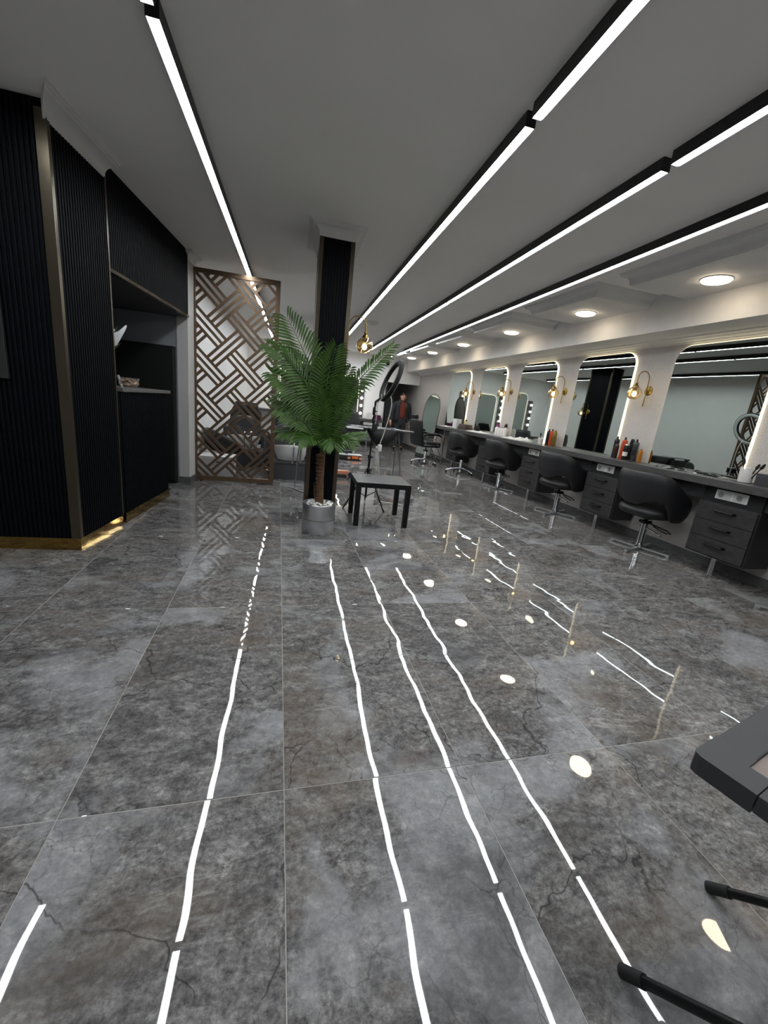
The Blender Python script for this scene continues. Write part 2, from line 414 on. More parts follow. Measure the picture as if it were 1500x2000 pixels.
# dropped boxes with crown moulding and one downlight each
BOXZ, BOX_O = 2.502, -0.785
boxes = [(-0.50,0.58), (1.02,2.12), (2.56,3.66), (4.09,5.20), (5.66,6.80), (7.28,8.46), (8.92,10.1), (10.55,11.7)]
dl_s = [0.04, 1.60, 3.14, 4.66, 6.26, 7.95, 9.58, 11.1]
dl_name = ['', 'downlight out at the near end of the boxes', 'downlight in the ceiling box nearest the camera', 'largest round downlight, above the nearest big mirror', 'second round downlight, above the wall lamp between the two nearest mirrors', 'third round downlight, small in the middle of the row', 'fourth round downlight, above the far mirrors', 'farthest and smallest round downlight']
for k, (s0, s1) in enumerate(boxes):
    b = B()
    p = [(s0, SOF_O), (s0, BOX_O), (s1, BOX_O), (s1, SOF_O)]
    a = [b.bm.verts.new(rw(s, o, BOXZ)) for s, o in p]; c = [b.bm.verts.new(rw(s, o, CEIL)) for s, o in p]
    b.skin([a, c])
    t = struct(b.obj('trim_%d' % (3+k), M_MOULD))
    prof = crown(0.085, CEIL-BOXZ-0.004, CEIL)
    b = B(); R_ = []
    for (s, o), (ms, mo) in zip(p, ((-1,0),(-1,-1),(1,-1),(1,0))):
        R_.append([b.bm.verts.new(rw(s+ms*q, o+mo*q, z)) for q, z in prof])
    b.skin(R_); b.obj('crown_moulding', M_MOULD, t, smooth=25)
    if 1 <= k:
        d = thing('downlight', 'warm white ' + dl_name[k], 'light', rw(dl_s[k], -0.425, BOXZ), TR, 'round downlights in the dropped boxes')
        b = B(); b.lathe([(0.112, 0.0), (0.116, -0.003), (0.112, -0.007), (0.104, -0.006), (0.104, 0.0)], 40); b.obj('bezel', M_PLAST, d, smooth=40)
        b = B(); b.lathe([(0.103, -0.001), (0.101, -0.018), (0.084, -0.024)], 40); b.obj('diffuser', M_DOWN, d, smooth=40)

# ------------------------------------------------------------------ linear ceiling lights
LINES = [('outer left line by the fluted column', -1.60, [(-2.6, -0.75), (-0.70, 2.56)]),
         ('line left of the black pillar', -0.605, [(-1.14, 2.115), (2.175, 5.40), (5.42, 8.65), (8.67, 11.85)]),
         ('line just right of the black pillar', 1.025, [(-1.14, 2.11), (2.17, 5.34), (5.36, 8.60), (8.62, 11.85)]),
         ('line in the middle of the right ceiling half', 1.842, [(-1.14, 2.14), (2.20, 5.41), (5.43, 8.65), (8.67, 11.9)]),
         ('line nearest the mirrors', 2.594, [(-1.1, 2.14), (2.20, 5.39), (5.41, 8.65), (8.67, 11.9)])]
ORD = ['nearest unit of the ', 'second unit of the ', 'third unit of the ', 'farthest unit of the ']
hold = mat('light_housing', (26, 27, 31), 0.45, var=0.05)
for ln, x, units in LINES:
    for k, (y0, y1) in enumerate(units):
        L_ = y1-y0
        t = thing('linear_light', 'black linear light, ' + ORD[k] + ln, 'light', (x, y0, 2.546), 0, 'linear ceiling lights')
        b = B()
        b.box(-0.026, -0.0235, 0, L_, 0, 0.064); b.box(0.0235, 0.026, 0, L_, 0, 0.064); b.box(-0.0235, 0.0235, 0, L_, 0.010, 0.064)
        b.obj('housing', hold, t)
        for e in (-0.003, L_):
            b = B(); b.box(-0.026, 0.026, e, e+0.003, 0, 0.064); b.obj('end_cap', hold, t)
        b = B(); b.box(-0.0234, 0.0234, 0.001, L_-0.001, 0.0055, 0.0098); b.obj('diffuser', M_STRIP, t)

# ------------------------------------------------------------------ fluted column, header, counter of the reception
def flutes(name, parent, m, p0, d, n, length, z0, z1, pitch=0.028, w=0.017, dep=0.012):
    # ribs standing proud of a face: p0 start, d along, n outward
    b = B(); d = Vector(d); n = Vector(n); k = max(1, int(length/pitch))
    for i in range(k):
        c = Vector(p0) + d*(pitch*(i+0.5)*length/(pitch*k))
        pr = [(-w/2, 0), (-w/2, dep*0.7), (-w/4, dep), (w/4, dep), (w/2, dep*0.7), (w/2, 0)]
        R_ = [[b.bm.verts.new(c + d*x + n*y + Vector((0,0,z))) for x, y in pr] for z in (z0, z1)]
        b.skin(R_)
    o = b.obj(name, m, parent); o['kind'] = 'stuff'; return o
X3 = Vector((1,0,0))
colm = struct(bpy.data.objects.new('column', None)); COL.objects.link(colm)
b = B()
pts = [lw(0,0), lw(0.60,0), lw(0.60,-0.5), Vector((-4.05, 3.67, 0)), Vector((-4.05, 3.07, 0))]
b.prism([(p.x, p.y) for p in pts], 0.085, CEIL, lambda x, y, z: Vector((x, y, z))); b.obj('core', M_NAVY, colm)
flutes('fluted_panel', colm, M_NAVY, lw(0.02, 0.0), DL, NL, 0.565, 0.085, 2.53)
flutes('fluted_panel', colm, M_NAVY, Vector((-1.455, 3.07, 0)), -X3, Vector((0,-1,0)), 2.5, 0.085, 2.60)
b = B()
b.prism([(-1.452, 3.050), (-1.394, 3.050), (-1.394, 3.060), (-1.452, 3.068)], 0.085, 2.56, lambda x, y, z: Vector((x, y, z)))
q = [lw(-0.018, 0.0), lw(-0.018, 0.015), lw(0.016, 0.015), lw(0.016, 0.0)]
b.prism([(p.x, p.y) for p in q], 0.085, 2.56, lambda x, y, z: Vector((x, y, z)))
b.obj('corner_trim', M_BRONZE, colm)
b = B(); q = [lw(0.588, 0.0), lw(0.588, 0.016), lw(0.606, 0.016), lw(0.606, 0.0)]
b.prism([(p.x, p.y) for p in q], 0.085, CEIL, lambda x, y, z: Vector((x, y, z))); b.obj('edge_trim', M_BRONZE, colm)
b = B(); q = [lw(-0.012, 0.012), lw(0.60, 0.012), lw(0.60, -0.02), Vector((-1.43, 3.09, 0))]
b.prism([(p.x, p.y) for p in q], 0.0, 0.085, lambda x, y, z: Vector((x, y, z)))
b.box(-4.05, -1.40, 3.056, 3.09, 0.0, 0.085); b.obj('brass_plinth', M_BRASS, colm)
b = B(); R_ = []
prof = crown(0.13, 0.10, CEIL)
for s, ms in ((-0.02, -1.4), (0.60, 0.0)):
    R_.append([b.bm.verts.new(lw(s+ms*o, o, z)) for o, z in prof])
b.skin(R_); b.obj('crown_moulding', M_MOULD, colm, smooth=25)
# header over the counter opening
hd = struct(bpy.data.objects.new('beam', None)); COL.objects.link(hd)
b = B(); q = [lw(0.606, 0.0), lw(2.36, 0.0), lw(2.36, -0.10), lw(0.606, -0.10)]
b.prism([(p.x, p.y) for p in q], 1.955, CEIL, lambda x, y, z: Vector((x, y, z))); b.obj('core', M_NAVY, hd)
flutes('fluted_panel', hd, M_NAVY, lw(0.612, 0.0), DL, NL, 1.74, 1.955, CEIL)
b = B(); q = [lw(0.606, 0.016), lw(2.36, 0.016), lw(2.36, -0.03), lw(0.606, -0.03)]
b.prism([(p.x, p.y) for p in q], 1.93, 1.956, lambda x, y, z: Vector((x, y, z))); b.obj('edge_trim', mat('polished_bronze', (150, 140, 124), 0.12, metal=1.0), hd)
wallbox('ceiling_niche', lw, 0.606, 2.38, -2.6, -0.03, 1.93, 1.955, M_DGREY)
# reception counter
rc = thing('reception_counter', 'navy fluted reception counter with brass plinth and grey top', 'counter', lw(0.66, 0.0), TL)
b = B(); b.box(-0.45, -0.004, 0.0, 1.0, 0.085, 1.085); b.obj('body', M_NAVY, rc)
flutes('fluted_panel', rc, M_NAVY, (-0.004, 0.02, 0), (0,1,0), (1,0,0), 0.96, 0.09, 1.08)
b = B(); b.box(-0.46, 0.022, 0.03, 1.06, 1.085, 1.115, 0.004); b.obj('counter_top', mat('counter_top_grey', (104, 100, 98), 0.4, var=0.1), rc)
b = B(); b.box(-0.43, 0.010, 0.0, 1.0, 0.0, 0.085); b.obj('brass_plinth', M_BRASS, rc)

# ------------------------------------------------------------------ free-standing pillars
def pillar(x0, x1, y0, y1, crown_on):
    p = struct(bpy.data.objects.new('pillar', None)); COL.objects.link(p)
    z1 = CEIL-0.10 if crown_on else CEIL
    b = B(); b.box(x0, x1, y0, y1, 0, CEIL); b.obj('core', M_NAVY, p)
    w = x1-x0
    flutes('fluted_panel', p, M_NAVY, (x0+0.026, y0, 0), (1,0,0), (0,-1,0), w-0.052, 0, z1, 0.024, 0.014, 0.006)
    flutes('fluted_panel', p, M_NAVY, (x1, y0+0.026, 0), (0,1,0), (1,0,0), y1-y0-0.052, 0, z1, 0.024, 0.014, 0.006)
    for cx, cy, sx, sy in ((x0,y0,1,1),(x1,y0,-1,1),(x1,y1,-1,-1)):
        b = B()
        b.box(min(cx-0.009*sx, cx+0.026*sx), max(cx-0.009*sx, cx+0.026*sx), min(cy-0.009*sy, cy), max(cy-0.009*sy, cy), 0, z1)
        b.box(min(cx-0.009*sx, cx), max(cx-0.009*sx, cx), min(cy, cy+0.026*sy), max(cy, cy+0.026*sy), 0, z1)
        b.obj('corner_trim', M_BRONZE, p)
    if crown_on:
        b = B(); b.sweep(crown(0.10, 0.10, CEIL), [(x0,y0),(x1,y0),(x1,y1),(x0,y1)], 1, True)
        b.obj('crown_moulding', M_MOULD, p, smooth=25)
    return p
PX0, PX1, PY0, PY1 = 0.150, 0.432, 3.93, 4.50
pillar(PX0, PX1, PY0, PY1, True)
pillar(0.34, 0.64, 8.10, 8.72, False)
# ------------------------------------------------------------------ back-lit wall mirrors
def mirror_poly(s0, s1, z0, z1, r, grow=0.0):
    s0 -= grow; s1 += grow; z1 += grow; r += grow
    p = [(s0, z0), (s1, z0)]
    p += [(s1-r+r*math.cos(PI/2*i/10), z1-r+r*math.sin(PI/2*i/10)) for i in range(11)]
    p += [(s0+r-r*math.sin(PI/2*i/10), z1-r+r*math.cos(PI/2*i/10)) for i in range(11)]
    return p
MIR = [(1.50, 2.48, 'back-lit wall mirror cut by the right edge of the photo'),
       (2.97, 3.96, 'largest back-lit mirror, nearest one fully seen, reflecting the lattice screen'),
       (4.49, 5.464, 'second back-lit mirror, reflecting a black pillar with a lamp'),
       (5.95, 6.91, 'third back-lit mirror, behind the row of white bottles and towels'),
       (7.41, 8.375, 'fourth back-lit mirror, reflecting the strips of bulbs'),
       (8.905, 9.94, 'farthest back-lit mirror, at the end of the long counter')]
CT = 0.885
for s0, s1, lab in MIR:
    t = thing('wall_mirror', lab, 'mirror', rw((s0+s1)/2, WALL_O, CT), TR, 'back-lit mirrors over the long counter')
    h = (s1-s0)/2; zt = 2.158-CT
    b = B(); b.prism(mirror_poly(-h, h, 0.001, zt, 0.16, -0.004), -0.0025, 0.0025, lambda s, z, o: Vector((o, s, z))); mp_ = b.obj('mirror_pane', M_MIRROR, t, loc=(-0.042 if s0 > 8.5 else -0.035, 0, 0)); mp_.rotation_euler = (0, math.radians(0.28), math.radians(1.3 if s0 > 8.5 else 0.3))
    b = B(); b.prism(mirror_poly(-h, h, 0.001, zt, 0.16, 0.004), -0.0245, -0.0005, lambda s, z, o: Vector((o, s, z))); b.obj('lighted_rim', M_RIM, t)

# ------------------------------------------------------------------ brass wall lamps with amber globes
def wall_lamp(loc, rz, label):
    # local: -x away from the wall
    t = thing('wall_lamp', label, 'lamp', loc, rz, 'brass wall lamps with amber globes')
    f = lambda prof: [(r, z) for r, z in prof]
    b = B(); b.lathe([(0.0, 0), (0.052, 0), (0.054, 0.004), (0.050, 0.012), (0.03, 0.018), (0.0, 0.02)], 28)
    bmesh.ops.rotate(b.bm, cent=(0,0,0), matrix=Matrix.Rotation(-PI/2, 3, 'Y'), verts=b.bm.verts[:]); b.obj('back_plate', M_GOLD, t, smooth=35)
    x = -0.035; R = 0.082
    pts = [(x, 0, -0.165), (x, 0, 0.10)] + [(x-R+R*math.cos(PI*i/14), 0, 0.12+R*1.05*math.sin(PI*i/14)) for i in range(15)] + [(x-2*R, 0, 0.07)]
    b = B(); b.tube(pts, 0.0058, 10); b.cyl((0,0,0), (x-0.006,0,0), 0.008, seg=12); b.sphere((x,0,-0.168), 0.009, 10, 6)
    b.obj('gooseneck_arm', M_GOLD, t, smooth=40)
    gx, gz = x-2*R, -0.045
    b = B(); b.lathe([(0.0, 0.125), (0.012, 0.122), (0.016, 0.108), (0.010, 0.100), (0.026, 0.088), (0.034, 0.072), (0.034, 0.062), (0.018, 0.058), (0.016, 0.030), (0, 0.028)], 20, (gx, 0, gz)); b.obj('lamp_holder', M_GOLD, t, smooth=35)
    b = B(); b.lathe([(0.030, 0.066)] + [(0.080*math.sin(a), 0.080*0.95*math.cos(a)) for a in [0.42+ (PI-0.5-0.42)*i/14 for i in range(15)]] + [(0.036, -0.060), (0.034, -0.058)] + [(0.0775*math.sin(a), 0.0775*0.95*math.cos(a)) for a in [PI-0.5 - (PI-0.5-0.42)*i/14 for i in range(15)]], 32, (gx, 0, gz))
    b.obj('glass_globe', M_AMBER, t, smooth=60)
    b = B(); b.sphere((gx, 0, gz-0.012), 0.024, 14, 10, sz=1.25); b.obj('bulb', M_BULB, t, smooth=180)
    return t
for s, lab in ((4.235, 'nearest brass wall lamp, between the two biggest mirrors'), (5.715, 'second brass wall lamp from the camera on the mirror wall'),
               (7.205, 'third brass wall lamp from the camera on the mirror wall'), (8.71, 'farthest brass wall lamp on the mirror wall')):
    wall_lamp(rw(s, WALL_O, 1.70), TR, lab)
# lamps on the two pillars project towards the mirrors
wall_lamp(Vector((PX1+0.006, 4.20, 1.79)), PI, 'brass wall lamp on the black pillar above the palm fronds')
wall_lamp(Vector((0.646, 8.55, 1.62)), PI, 'brass wall lamp on the rear black pillar, seen in the second mirror')

# ------------------------------------------------------------------ long counter, drawer units, sockets
ct = thing('worktop', 'long grey stone-look worktop running under all the mirrors', 'worktop', rw(0.6, 0, 0), TR)
b = B(); b.box(-0.075, WALL_O-0.001, 0, 9.40, 0.818, CT, 0.003); b.obj('slab', M_WOODT, ct)
b = B(); b.box(0.03, 0.05, 0.0, 9.35, 0.68, 0.818); b.obj('apron', M_WOODG, ct)
b = B(); b.cyl((-0.03, 8.55, 0), (-0.03, 8.55, 0.818), 0.018, seg=14); b.obj('post', M_CHROME, ct, smooth=60)
PED = [(0.99, 1.52), (2.52, 3.045), (3.985, 4.515), (5.45, 5.975), (6.92, 7.46), (8.42, 8.95)]
PLAB = ['grey drawer unit half out of frame at the right edge', 'nearest full grey drawer unit, below the white cup', 'second grey drawer unit, behind the nearest swivel chair', 'third grey drawer unit, between the second and third chairs', 'fourth grey drawer unit, hidden behind the third chair', 'farthest grey drawer unit, by the end of the worktop']
M_DRW = mat('drawer_front', (52, 50, 50), 0.4, var=0.3, vscale=6, stretch=(3, 3, 8))
for (s0, s1), lab in zip(PED, PLAB):
    w = s1-s0
    t = thing('drawer_unit', lab, 'drawer unit', rw((s0+s1)/2, 0, 0), TR, 'drawer units under the long worktop')
    b = B(); b.box(0.0, 0.30, -w/2, w/2, 0.180, 0.672, 0.002); b.obj('body', M_WOODG, t)
    for k in range(3):
        z0 = 0.196+0.157*k
        b = B(); b.box(-0.018, 0.001, -w/2+0.012, w/2-0.012, z0, z0+0.152, 0.002); d = b.obj('drawer', M_DRW, t)
        b = B(); b.tube([(-0.018, -0.085, z0+0.10), (-0.042, -0.08, z0+0.10), (-0.042, 0.08, z0+0.10), (-0.018, 0.085, z0+0.10)], 0.0105, 8); b.obj('handle', M_BLACK, d, smooth=40)
    for x, y in ((0.04, 0.0),):
        b = B(); b.cyl((x, y, 0.0), (x, y, 0.18), 0.024, seg=18); b.cyl((x, y, 0.0), (x, y, 0.012), 0.027, seg=18); b.obj('leg', M_CHROME, t, smooth=50)
    # backing board with a white double socket above the drawers
    b = B(); b.box(0.012, 0.028, -w/2+0.01, w/2-0.01, 0.674, 0.817); b.obj('backing_board', M_BLACKM, t)
SOCK = ['nearest white double socket, below the white cup', 'second white double socket, behind the nearest chair', 'third white double socket, above the third drawer unit', 'fourth white double socket', 'farthest white double socket']
for ((s0, s1), lab) in zip(PED[1:4], SOCK):
    c = (s0+s1)/2 + 0.005
    t = thing('double_socket', lab + ' set under the worktop', 'socket', rw(c, 0.012, 0.755), TR, 'white sockets under the worktop')
    b = B(); b.box(-0.010, 0.0, -0.135, 0.135, -0.042, 0.042, 0.003); b.obj('plate', M_PLAST, t)
    for y, w in ((0.062, 0.058), (-0.066, 0.05)):
        b = B(); b.box(-0.013, -0.0095, y-w, y+w, -0.034, 0.034, 0.002); b.obj('insert', mat('light_grey_plastic', (190, 190, 188), 0.4), t)
    for y in (0.085, -0.07):
        b = B(); b.cyl((-0.0135, y, 0), (-0.011, y, 0), 0.022, seg=20); b.cyl((-0.0165, y, 0), (-0.0135, y, 0), 0.024, 0.022, seg=20)
        b.obj('socket_hole', mat('socket_grey', (120, 120, 122), 0.5), t, smooth=40)

# ------------------------------------------------------------------ salon swivel chairs (local +x faces the mirror)
def sm(a, b, x):
    t = max(0.0, min(1.0, (x-a)/(b-a))); return t*t*(3-2*t)
def tub_shell():
    b = B(); n = 36; rows = 7
    AM = math.radians(132)
    grid_o, grid_i = [], []
    for i in range(n+1):
        a = -AM + 2*AM*i/n; A = abs(a)
        zt = 0.85 - 0.21*sm(math.radians(40), math.radians(126), A)
        zb = 0.50 + 0.06*sm(math.radians(12), math.radians(40), A) - 0.185*sm(math.radians(56), math.radians(84), A)
        if A > math.radians(112): zt -= 0.05*sm(math.radians(112), AM, A); zb += 0.06*sm(math.radians(112), AM, A)
        ca, sa = math.cos(a), math.sin(a)
        k = (abs(ca)**2.8+abs(sa)**2.8)**(-1/2.8)
        co, ci = [], []
        for j in range(rows):
            f = j/(rows-1); z = zb+(zt-zb)*f
            rr = 1.0 + 0.05*(f-0.3)
            e = 0.022*(1-min(1, 4*f*(1-f)*1.6))
            co.append(b.bm.verts.new((-(0.30*rr-e)*ca*k+0.0, (0.325*rr-e)*sa*k, z)))
            ci.append(b.bm.verts.new((-(0.30*rr-0.055+e)*ca*k+0.0, (0.325*rr-0.055+e)*sa*k, z)))
        grid_o.append(co); grid_i.append(ci)
    rings = [co+list(reversed(ci)) for co, ci in zip(grid_o, grid_i)]
    b.skin(rings); return b
def lozenge(rx, ry, z0, z1, cx, pw=2.6, r=0.03):
    b = B(); R_ = []
    for f, z in ((0.0, z0), (0.82, z0), (0.95, z0+r*0.4), (1.0, z0+r*1.2), (1.0, z1-r*1.2), (0.95, z1-r*0.4), (0.80, z1), (0.0, z1+0.012)):
        ring = []
        for i in range(28):
            a = 2*PI*i/28; ca, sa = math.cos(a), math.sin(a); k = (abs(ca)**pw+abs(sa)**pw)**(-1/pw)
            ring.append(b.bm.verts.new((cx+rx*max(f, .02)*ca*k, ry*max(f, .02)*sa*k, z)))
        R_.append(ring)
    b.skin(R_); return b
M_SATIN = mat('satin_chrome', (222, 223, 226), 0.40, metal=1.0)
def star_base(t, n, rot, L, curved):
    for k in range(n):
        a = rot+2*PI*k/n; c, s = math.cos(a), math.sin(a)
        b = B()
        if curved:
            pts = [(c*q*L, s*q*L, 0.115-0.07*q**2.2) for q in [i/8 for i in range(9)]]
            b.tube(pts, [0.017-0.006*i/8 for i in range(9)], 10)
            l = b.obj('base_arm', M_CHROME, t, smooth=60)
            b = B(); b.cyl((c*L-s*0.012, s*L+c*0.012, 0.022), (c*L+s*0.012, s*L-c*0.012, 0.022), 0.022, seg=14); b.obj('caster', M_BLACK, l, smooth=50)
        else:
            m = Matrix.Rotation(a, 4, 'Z')
            b.box(0.02, L, -0.014, 0.014, 0.012, 0.030, 0.005, m)
            b.box(L-0.03, L, -0.014, 0.014, 0.0, 0.013, 0.003, m)
            b.obj('base_arm', M_SATIN, t, smooth=40)
def pump(t, lever=True):
    b = B(); b.lathe([(0.0, 0.02), (0.045, 0.022), (0.042, 0.06), (0.034, 0.075), (0.034, 0.30), (0.028, 0.315), (0.0, 0.32)], 22); b.obj('pump_cylinder', M_CHROME, t, smooth=40)
    b = B(); b.cyl((0,0,0.30), (0,0,0.40), 0.016, seg=16); b.box(-0.05, 0.05, -0.04, 0.04, 0.292, 0.325, 0.006); b.obj('piston', M_BLACK, t, smooth=40)
    if lever:
        b = B(); b.tube([(0.02, -0.03, 0.300), (0.03, -0.16, 0.285), (0.05, -0.22, 0.275), (0.02, -0.29, 0.265), (-0.03, -0.29, 0.265), (-0.03, -0.20, 0.275), (0.0, -0.10, 0.29)], 0.007, 8); b.obj('lever_loop', M_BLACK, t, smooth=60)
        b = B(); b.tube([(0, -0.02, 0.25), (0.0, -0.15, 0.225), (0, -0.21, 0.215)], 0.009, 8); b.tube([(-0.01, 0.03, 0.26), (-0.02, 0.12, 0.262)], 0.006, 8); b.obj('pedal', M_CHROME, t, smooth=60)
def tub_chair(label, loc, rz, curved=False, brot=0.5):
    t = thing('salon_chair', label, 'chair', loc, rz, 'black tub swivel chairs along the worktop')
    tub_shell().obj('backrest', M_LEATHER, t, smooth=180, sub=1)
    lozenge(0.275, 0.272, 0.375, 0.495, 0.01, r=0.045).obj('seat', M_LEATHER, t, smooth=180, sub=1)
    b = B(); b.box(-0.16, 0.16, -0.16, 0.16, 0.368, 0.392, 0.008); b.obj('seat_plate', M_BLACK, t)
    pump(t, not curved); star_base(t, 5 if curved else 4, brot, 0.29 if curved else 0.30, curved)
    return t
tub_chair('nearest whole black tub swivel chair, between the two nearest drawer units', rw(3.50, -0.04), TR, brot=0.35)
tub_chair('second black tub swivel chair, with chrome cross base, below the orange and olive bottles', rw(4.90, -0.055), TR, brot=0.45)
tub_chair('third black tub swivel chair, with chrome cross base, below the white bottles', rw(6.48, -0.05), TR, brot=0.55)
tub_chair('farthest black tub swivel chair, with curved five-arm base, by the worktop end', rw(7.98, -0.08), TR, True, 0.3)
tub_chair('black tub swivel chair mostly cut off by the right edge of the photo', rw(2.02, -0.02), TR, brot=0.9)

# barber chair with loop armrests and headrest, turned beside the counter end
bc = thing('barber_chair', 'black barber chair with headrest, loop armrests and curved five-arm base', 'chair', rw(9.12, -0.46), 0.22)
b = B(); b.box(-0.24, 0.24, -0.24, 0.24, 0.40, 0.52, 0.04); b.obj('seat', M_LEATHER, bc, smooth=40)
b = B(); b.box(-0.055, 0.055, -0.245, 0.245, -0.02, 0.54, 0.045, Matrix.Translation((-0.25, 0, 0.45)) @ Matrix.Rotation(-0.20, 4, 'Y')); b.obj('backrest', M_LEATHER, bc, smooth=40)
b = B(); b.box(-0.035, 0.035, -0.12, 0.12, 0.0, 0.10, 0.03, Matrix.Translation((-0.37, 0, 1.0)) @ Matrix.Rotation(-0.35, 4, 'Y')); hr = b.obj('headrest', M_LEATHER, bc, smooth=40)
b = B(); b.cyl((-0.37, -0.03, 0.95), (-0.38, -0.03, 1.04), 0.006, seg=8); b.cyl((-0.37, 0.03, 0.95), (-0.38, 0.03, 1.04), 0.006, seg=8); b.obj('rod', M_CHROME, hr)
for y in (-0.29, 0.29):
    b = B(); b.tube([(-0.20, y, 0.45), (-0.16, y, 0.60), (-0.20, y, 0.68)], 0.012, 8); b.tube([(0.16, y, 0.44), (0.05, y, 0.58), (0.10, y, 0.69)], 0.012, 8); b.tube([(-0.16, y, 0.60), (0.05, y, 0.58)], 0.010, 8)
    b.tube([(-0.20, y*0.8, 0.45), (0.18, y*0.8, 0.45)], 0.012, 8)
    a = b.obj('armrest_frame', M_CHROME, bc, smooth=60)
    b = B(); b.tube([(-0.26, y, 0.675), (-0.15, y, 0.70), (0.10, y, 0.70), (0.20, y, 0.66)], [0.018, 0.026, 0.026, 0.016], 10); b.obj('arm_pad', M_LEATHER, a, smooth=60)
pump(bc, False); star_base(bc, 5, 0.2, 0.30, True)
b = B(); b.tube([(0.2, -0.14, 0.40), (0.34, -0.14, 0.20), (0.36, -0.14, 0.16), (0.36, 0.14, 0.16), (0.34, 0.14, 0.20), (0.2, 0.14, 0.40)], 0.011, 8); b.obj('footrest', M_CHROME, bc, smooth=60)

# arched full-length floor mirror leaning by the right wall beyond the counter
fm = thing('floor_mirror', 'tall arched full-length mirror with thin dark frame standing past the worktop end', 'mirror', Vector((3.22, 9.95, 0)), 0)
def arch(w, h, r, g=0.0):
    return [(-w/2-g, -g), (w/2+g, -g)] + [((w/2+g)*math.cos(PI*i/18), h-r+(r+g)*math.sin(PI*i/18)) for i in range(19)]
tilt = Matrix.Translation((0, 0, 0.012)) @ Matrix.Rotation(-1.38, 4, 'Z') @ Matrix.Rotation(-0.09, 4, 'X')
b = B(); b.prism(arch(0.74, 1.60, 0.36), -0.004, 0.004, lambda x, z, y: tilt @ Vector((x, y, z))); b.obj('mirror_pane', M_MIRROR, fm)
b = B(); pp = [tilt @ Vector((x, 0, z)) for x, z in arch(0.74, 1.60, 0.36, 0.008)]; b.tube(pp, 0.011, 8, closed=True); b.obj('frame', mat('rose_bronze', (92, 72, 68), 0.35, metal=0.6), fm, smooth=60)
b = B(); b.tube([tilt @ Vector((0, 0.02, 1.1)), Vector((0.34, 0.16, 0.012))], 0.01, 8); b.obj('stand_leg', M_BLACK, fm, smooth=60)
# ------------------------------------------------------------------ lattice screen
LX, LY, LW_, LH = -1.242, 5.67, 1.012, 2.52
ls = thing('lattice_screen', 'tall bronze metal lattice screen with woven diagonal pattern', 'screen', (LX, LY, 0.0), 0)
fr = 0.052
for x0, x1, z0, z1 in ((0, fr, 0.012, LH), (LW_-fr, LW_, 0.012, LH), (fr, LW_-fr, 0.012, 0.012+fr*1.1), (fr, LW_-fr, LH-fr, LH)):
    b = B(); b.box(x0, x1, -0.022, 0.022, z0, z1, 0.003); b.obj('frame_rail', M_LATT, ls)
for x in (0.10, 0.88, 0.98):
    b = B(); b.cyl((x, 0, 0), (x, 0, 0.014), 0.014, seg=12); b.obj('foot', M_BLACK, ls)
HP = 0.2265; PP = HP*math.sqrt(2); HOLE = PP*0.475; BAND = PP-HOLE; BW = 0.033
cl = (fr-0.002, LW_-fr+0.002, 0.012+fr*1.1-0.002, LH-fr+0.002)
def clip(poly, box):
    for ax, lim, sg in ((0, box[0], 1), (0, box[1], -1), (1, box[2], 1), (1, box[3], -1)):
        out = []
        for i in range(len(poly)):
            p, q = poly[i], poly[(i+1) % len(poly)]
            dp, dq = sg*(p[ax]-lim), sg*(q[ax]-lim)
            if dp >= 0: out.append(p)
            if (dp >= 0) != (dq >= 0):
                f = dp/(dp-dq); out.append((p[0]+f*(q[0]-p[0]), p[1]+f*(q[1]-p[1])))
        poly = out
        if len(poly) < 3: return []
    return poly
for k in range(-3, 5):
    for m in range(-8, 5):
        cx = (-0.845-LX) + k*HP; cz = 2.125 + (-HP if k % 2 else 0) + 2*HP*m
        sg = 1 if k % 2 == 0 else -1
        d = (math.sqrt(.5), sg*math.sqrt(.5)); n = (-d[1], d[0])
        L_ = HOLE + BAND/2 + 0.002
        for off in (-(BAND-BW)/2, 0.0, (BAND-BW)/2):
            p = [(cx+d[0]*a+n[0]*(off+w), cz+d[1]*a+n[1]*(off+w)) for a, w in ((-L_, -BW/2), (L_, -BW/2), (L_, BW/2), (-L_, BW/2))]
            p = clip(p, cl)
            if not p: continue
            b = B(); th = 0.008 if sg > 0 else 0.0072
            b.prism(p, -th, th, lambda x, z, y: Vector((x, y, z))); b.obj('lattice_bar', M_LATT, ls)

# ------------------------------------------------------------------ potted palm
PCX, PCY = 0.272, 3.715
pm = thing('potted_palm', 'tall artificial palm in a brushed steel cylinder pot with white pebbles', 'plant', (PCX, PCY, 0), 0)
b = B(); b.lathe([(0.0, 0.0), (0.150, 0.0), (0.152, 0.006), (0.152, 0.268), (0.149, 0.273), (0.143, 0.269), (0.142, 0.22), (0.0, 0.22)], 64); b.obj('pot', M_STEEL, pm, smooth=40)
b = B(); b.lathe([(0.1522, 0.128), (0.1526, 0.129), (0.1526, 0.131), (0.1522, 0.132)], 64); b.obj('pot_seam', M_BLACKM, pm, smooth=40)
R_ = random.Random(3); b = B()
for i in range(90):
    a, r = R_.uniform(0, 2*PI), 0.13*math.sqrt(R_.random())
    mt = Matrix.Translation((r*math.cos(a), r*math.sin(a), 0.244+0.022*R_.random()+0.012*(r < .1))) @ Matrix.Rotation(R_.uniform(0, 6), 4, 'Z') @ Matrix.Diagonal((1, R_.uniform(.6, .9), R_.uniform(.5, .7), 1))
    bmesh.ops.create_icosphere(b.bm, subdivisions=1, radius=R_.uniform(0.013, 0.021), matrix=mt)
o = b.obj('pebbles', M_PEBBLE, pm, smooth=180); o['kind'] = 'stuff'
b = B()
tp = [(0.005, 0, 0.20), (-0.004, -0.01, 0.35), (-0.012, -0.02, 0.50), (-0.010, -0.02, 0.64), (-0.004, -0.02, 0.76)]
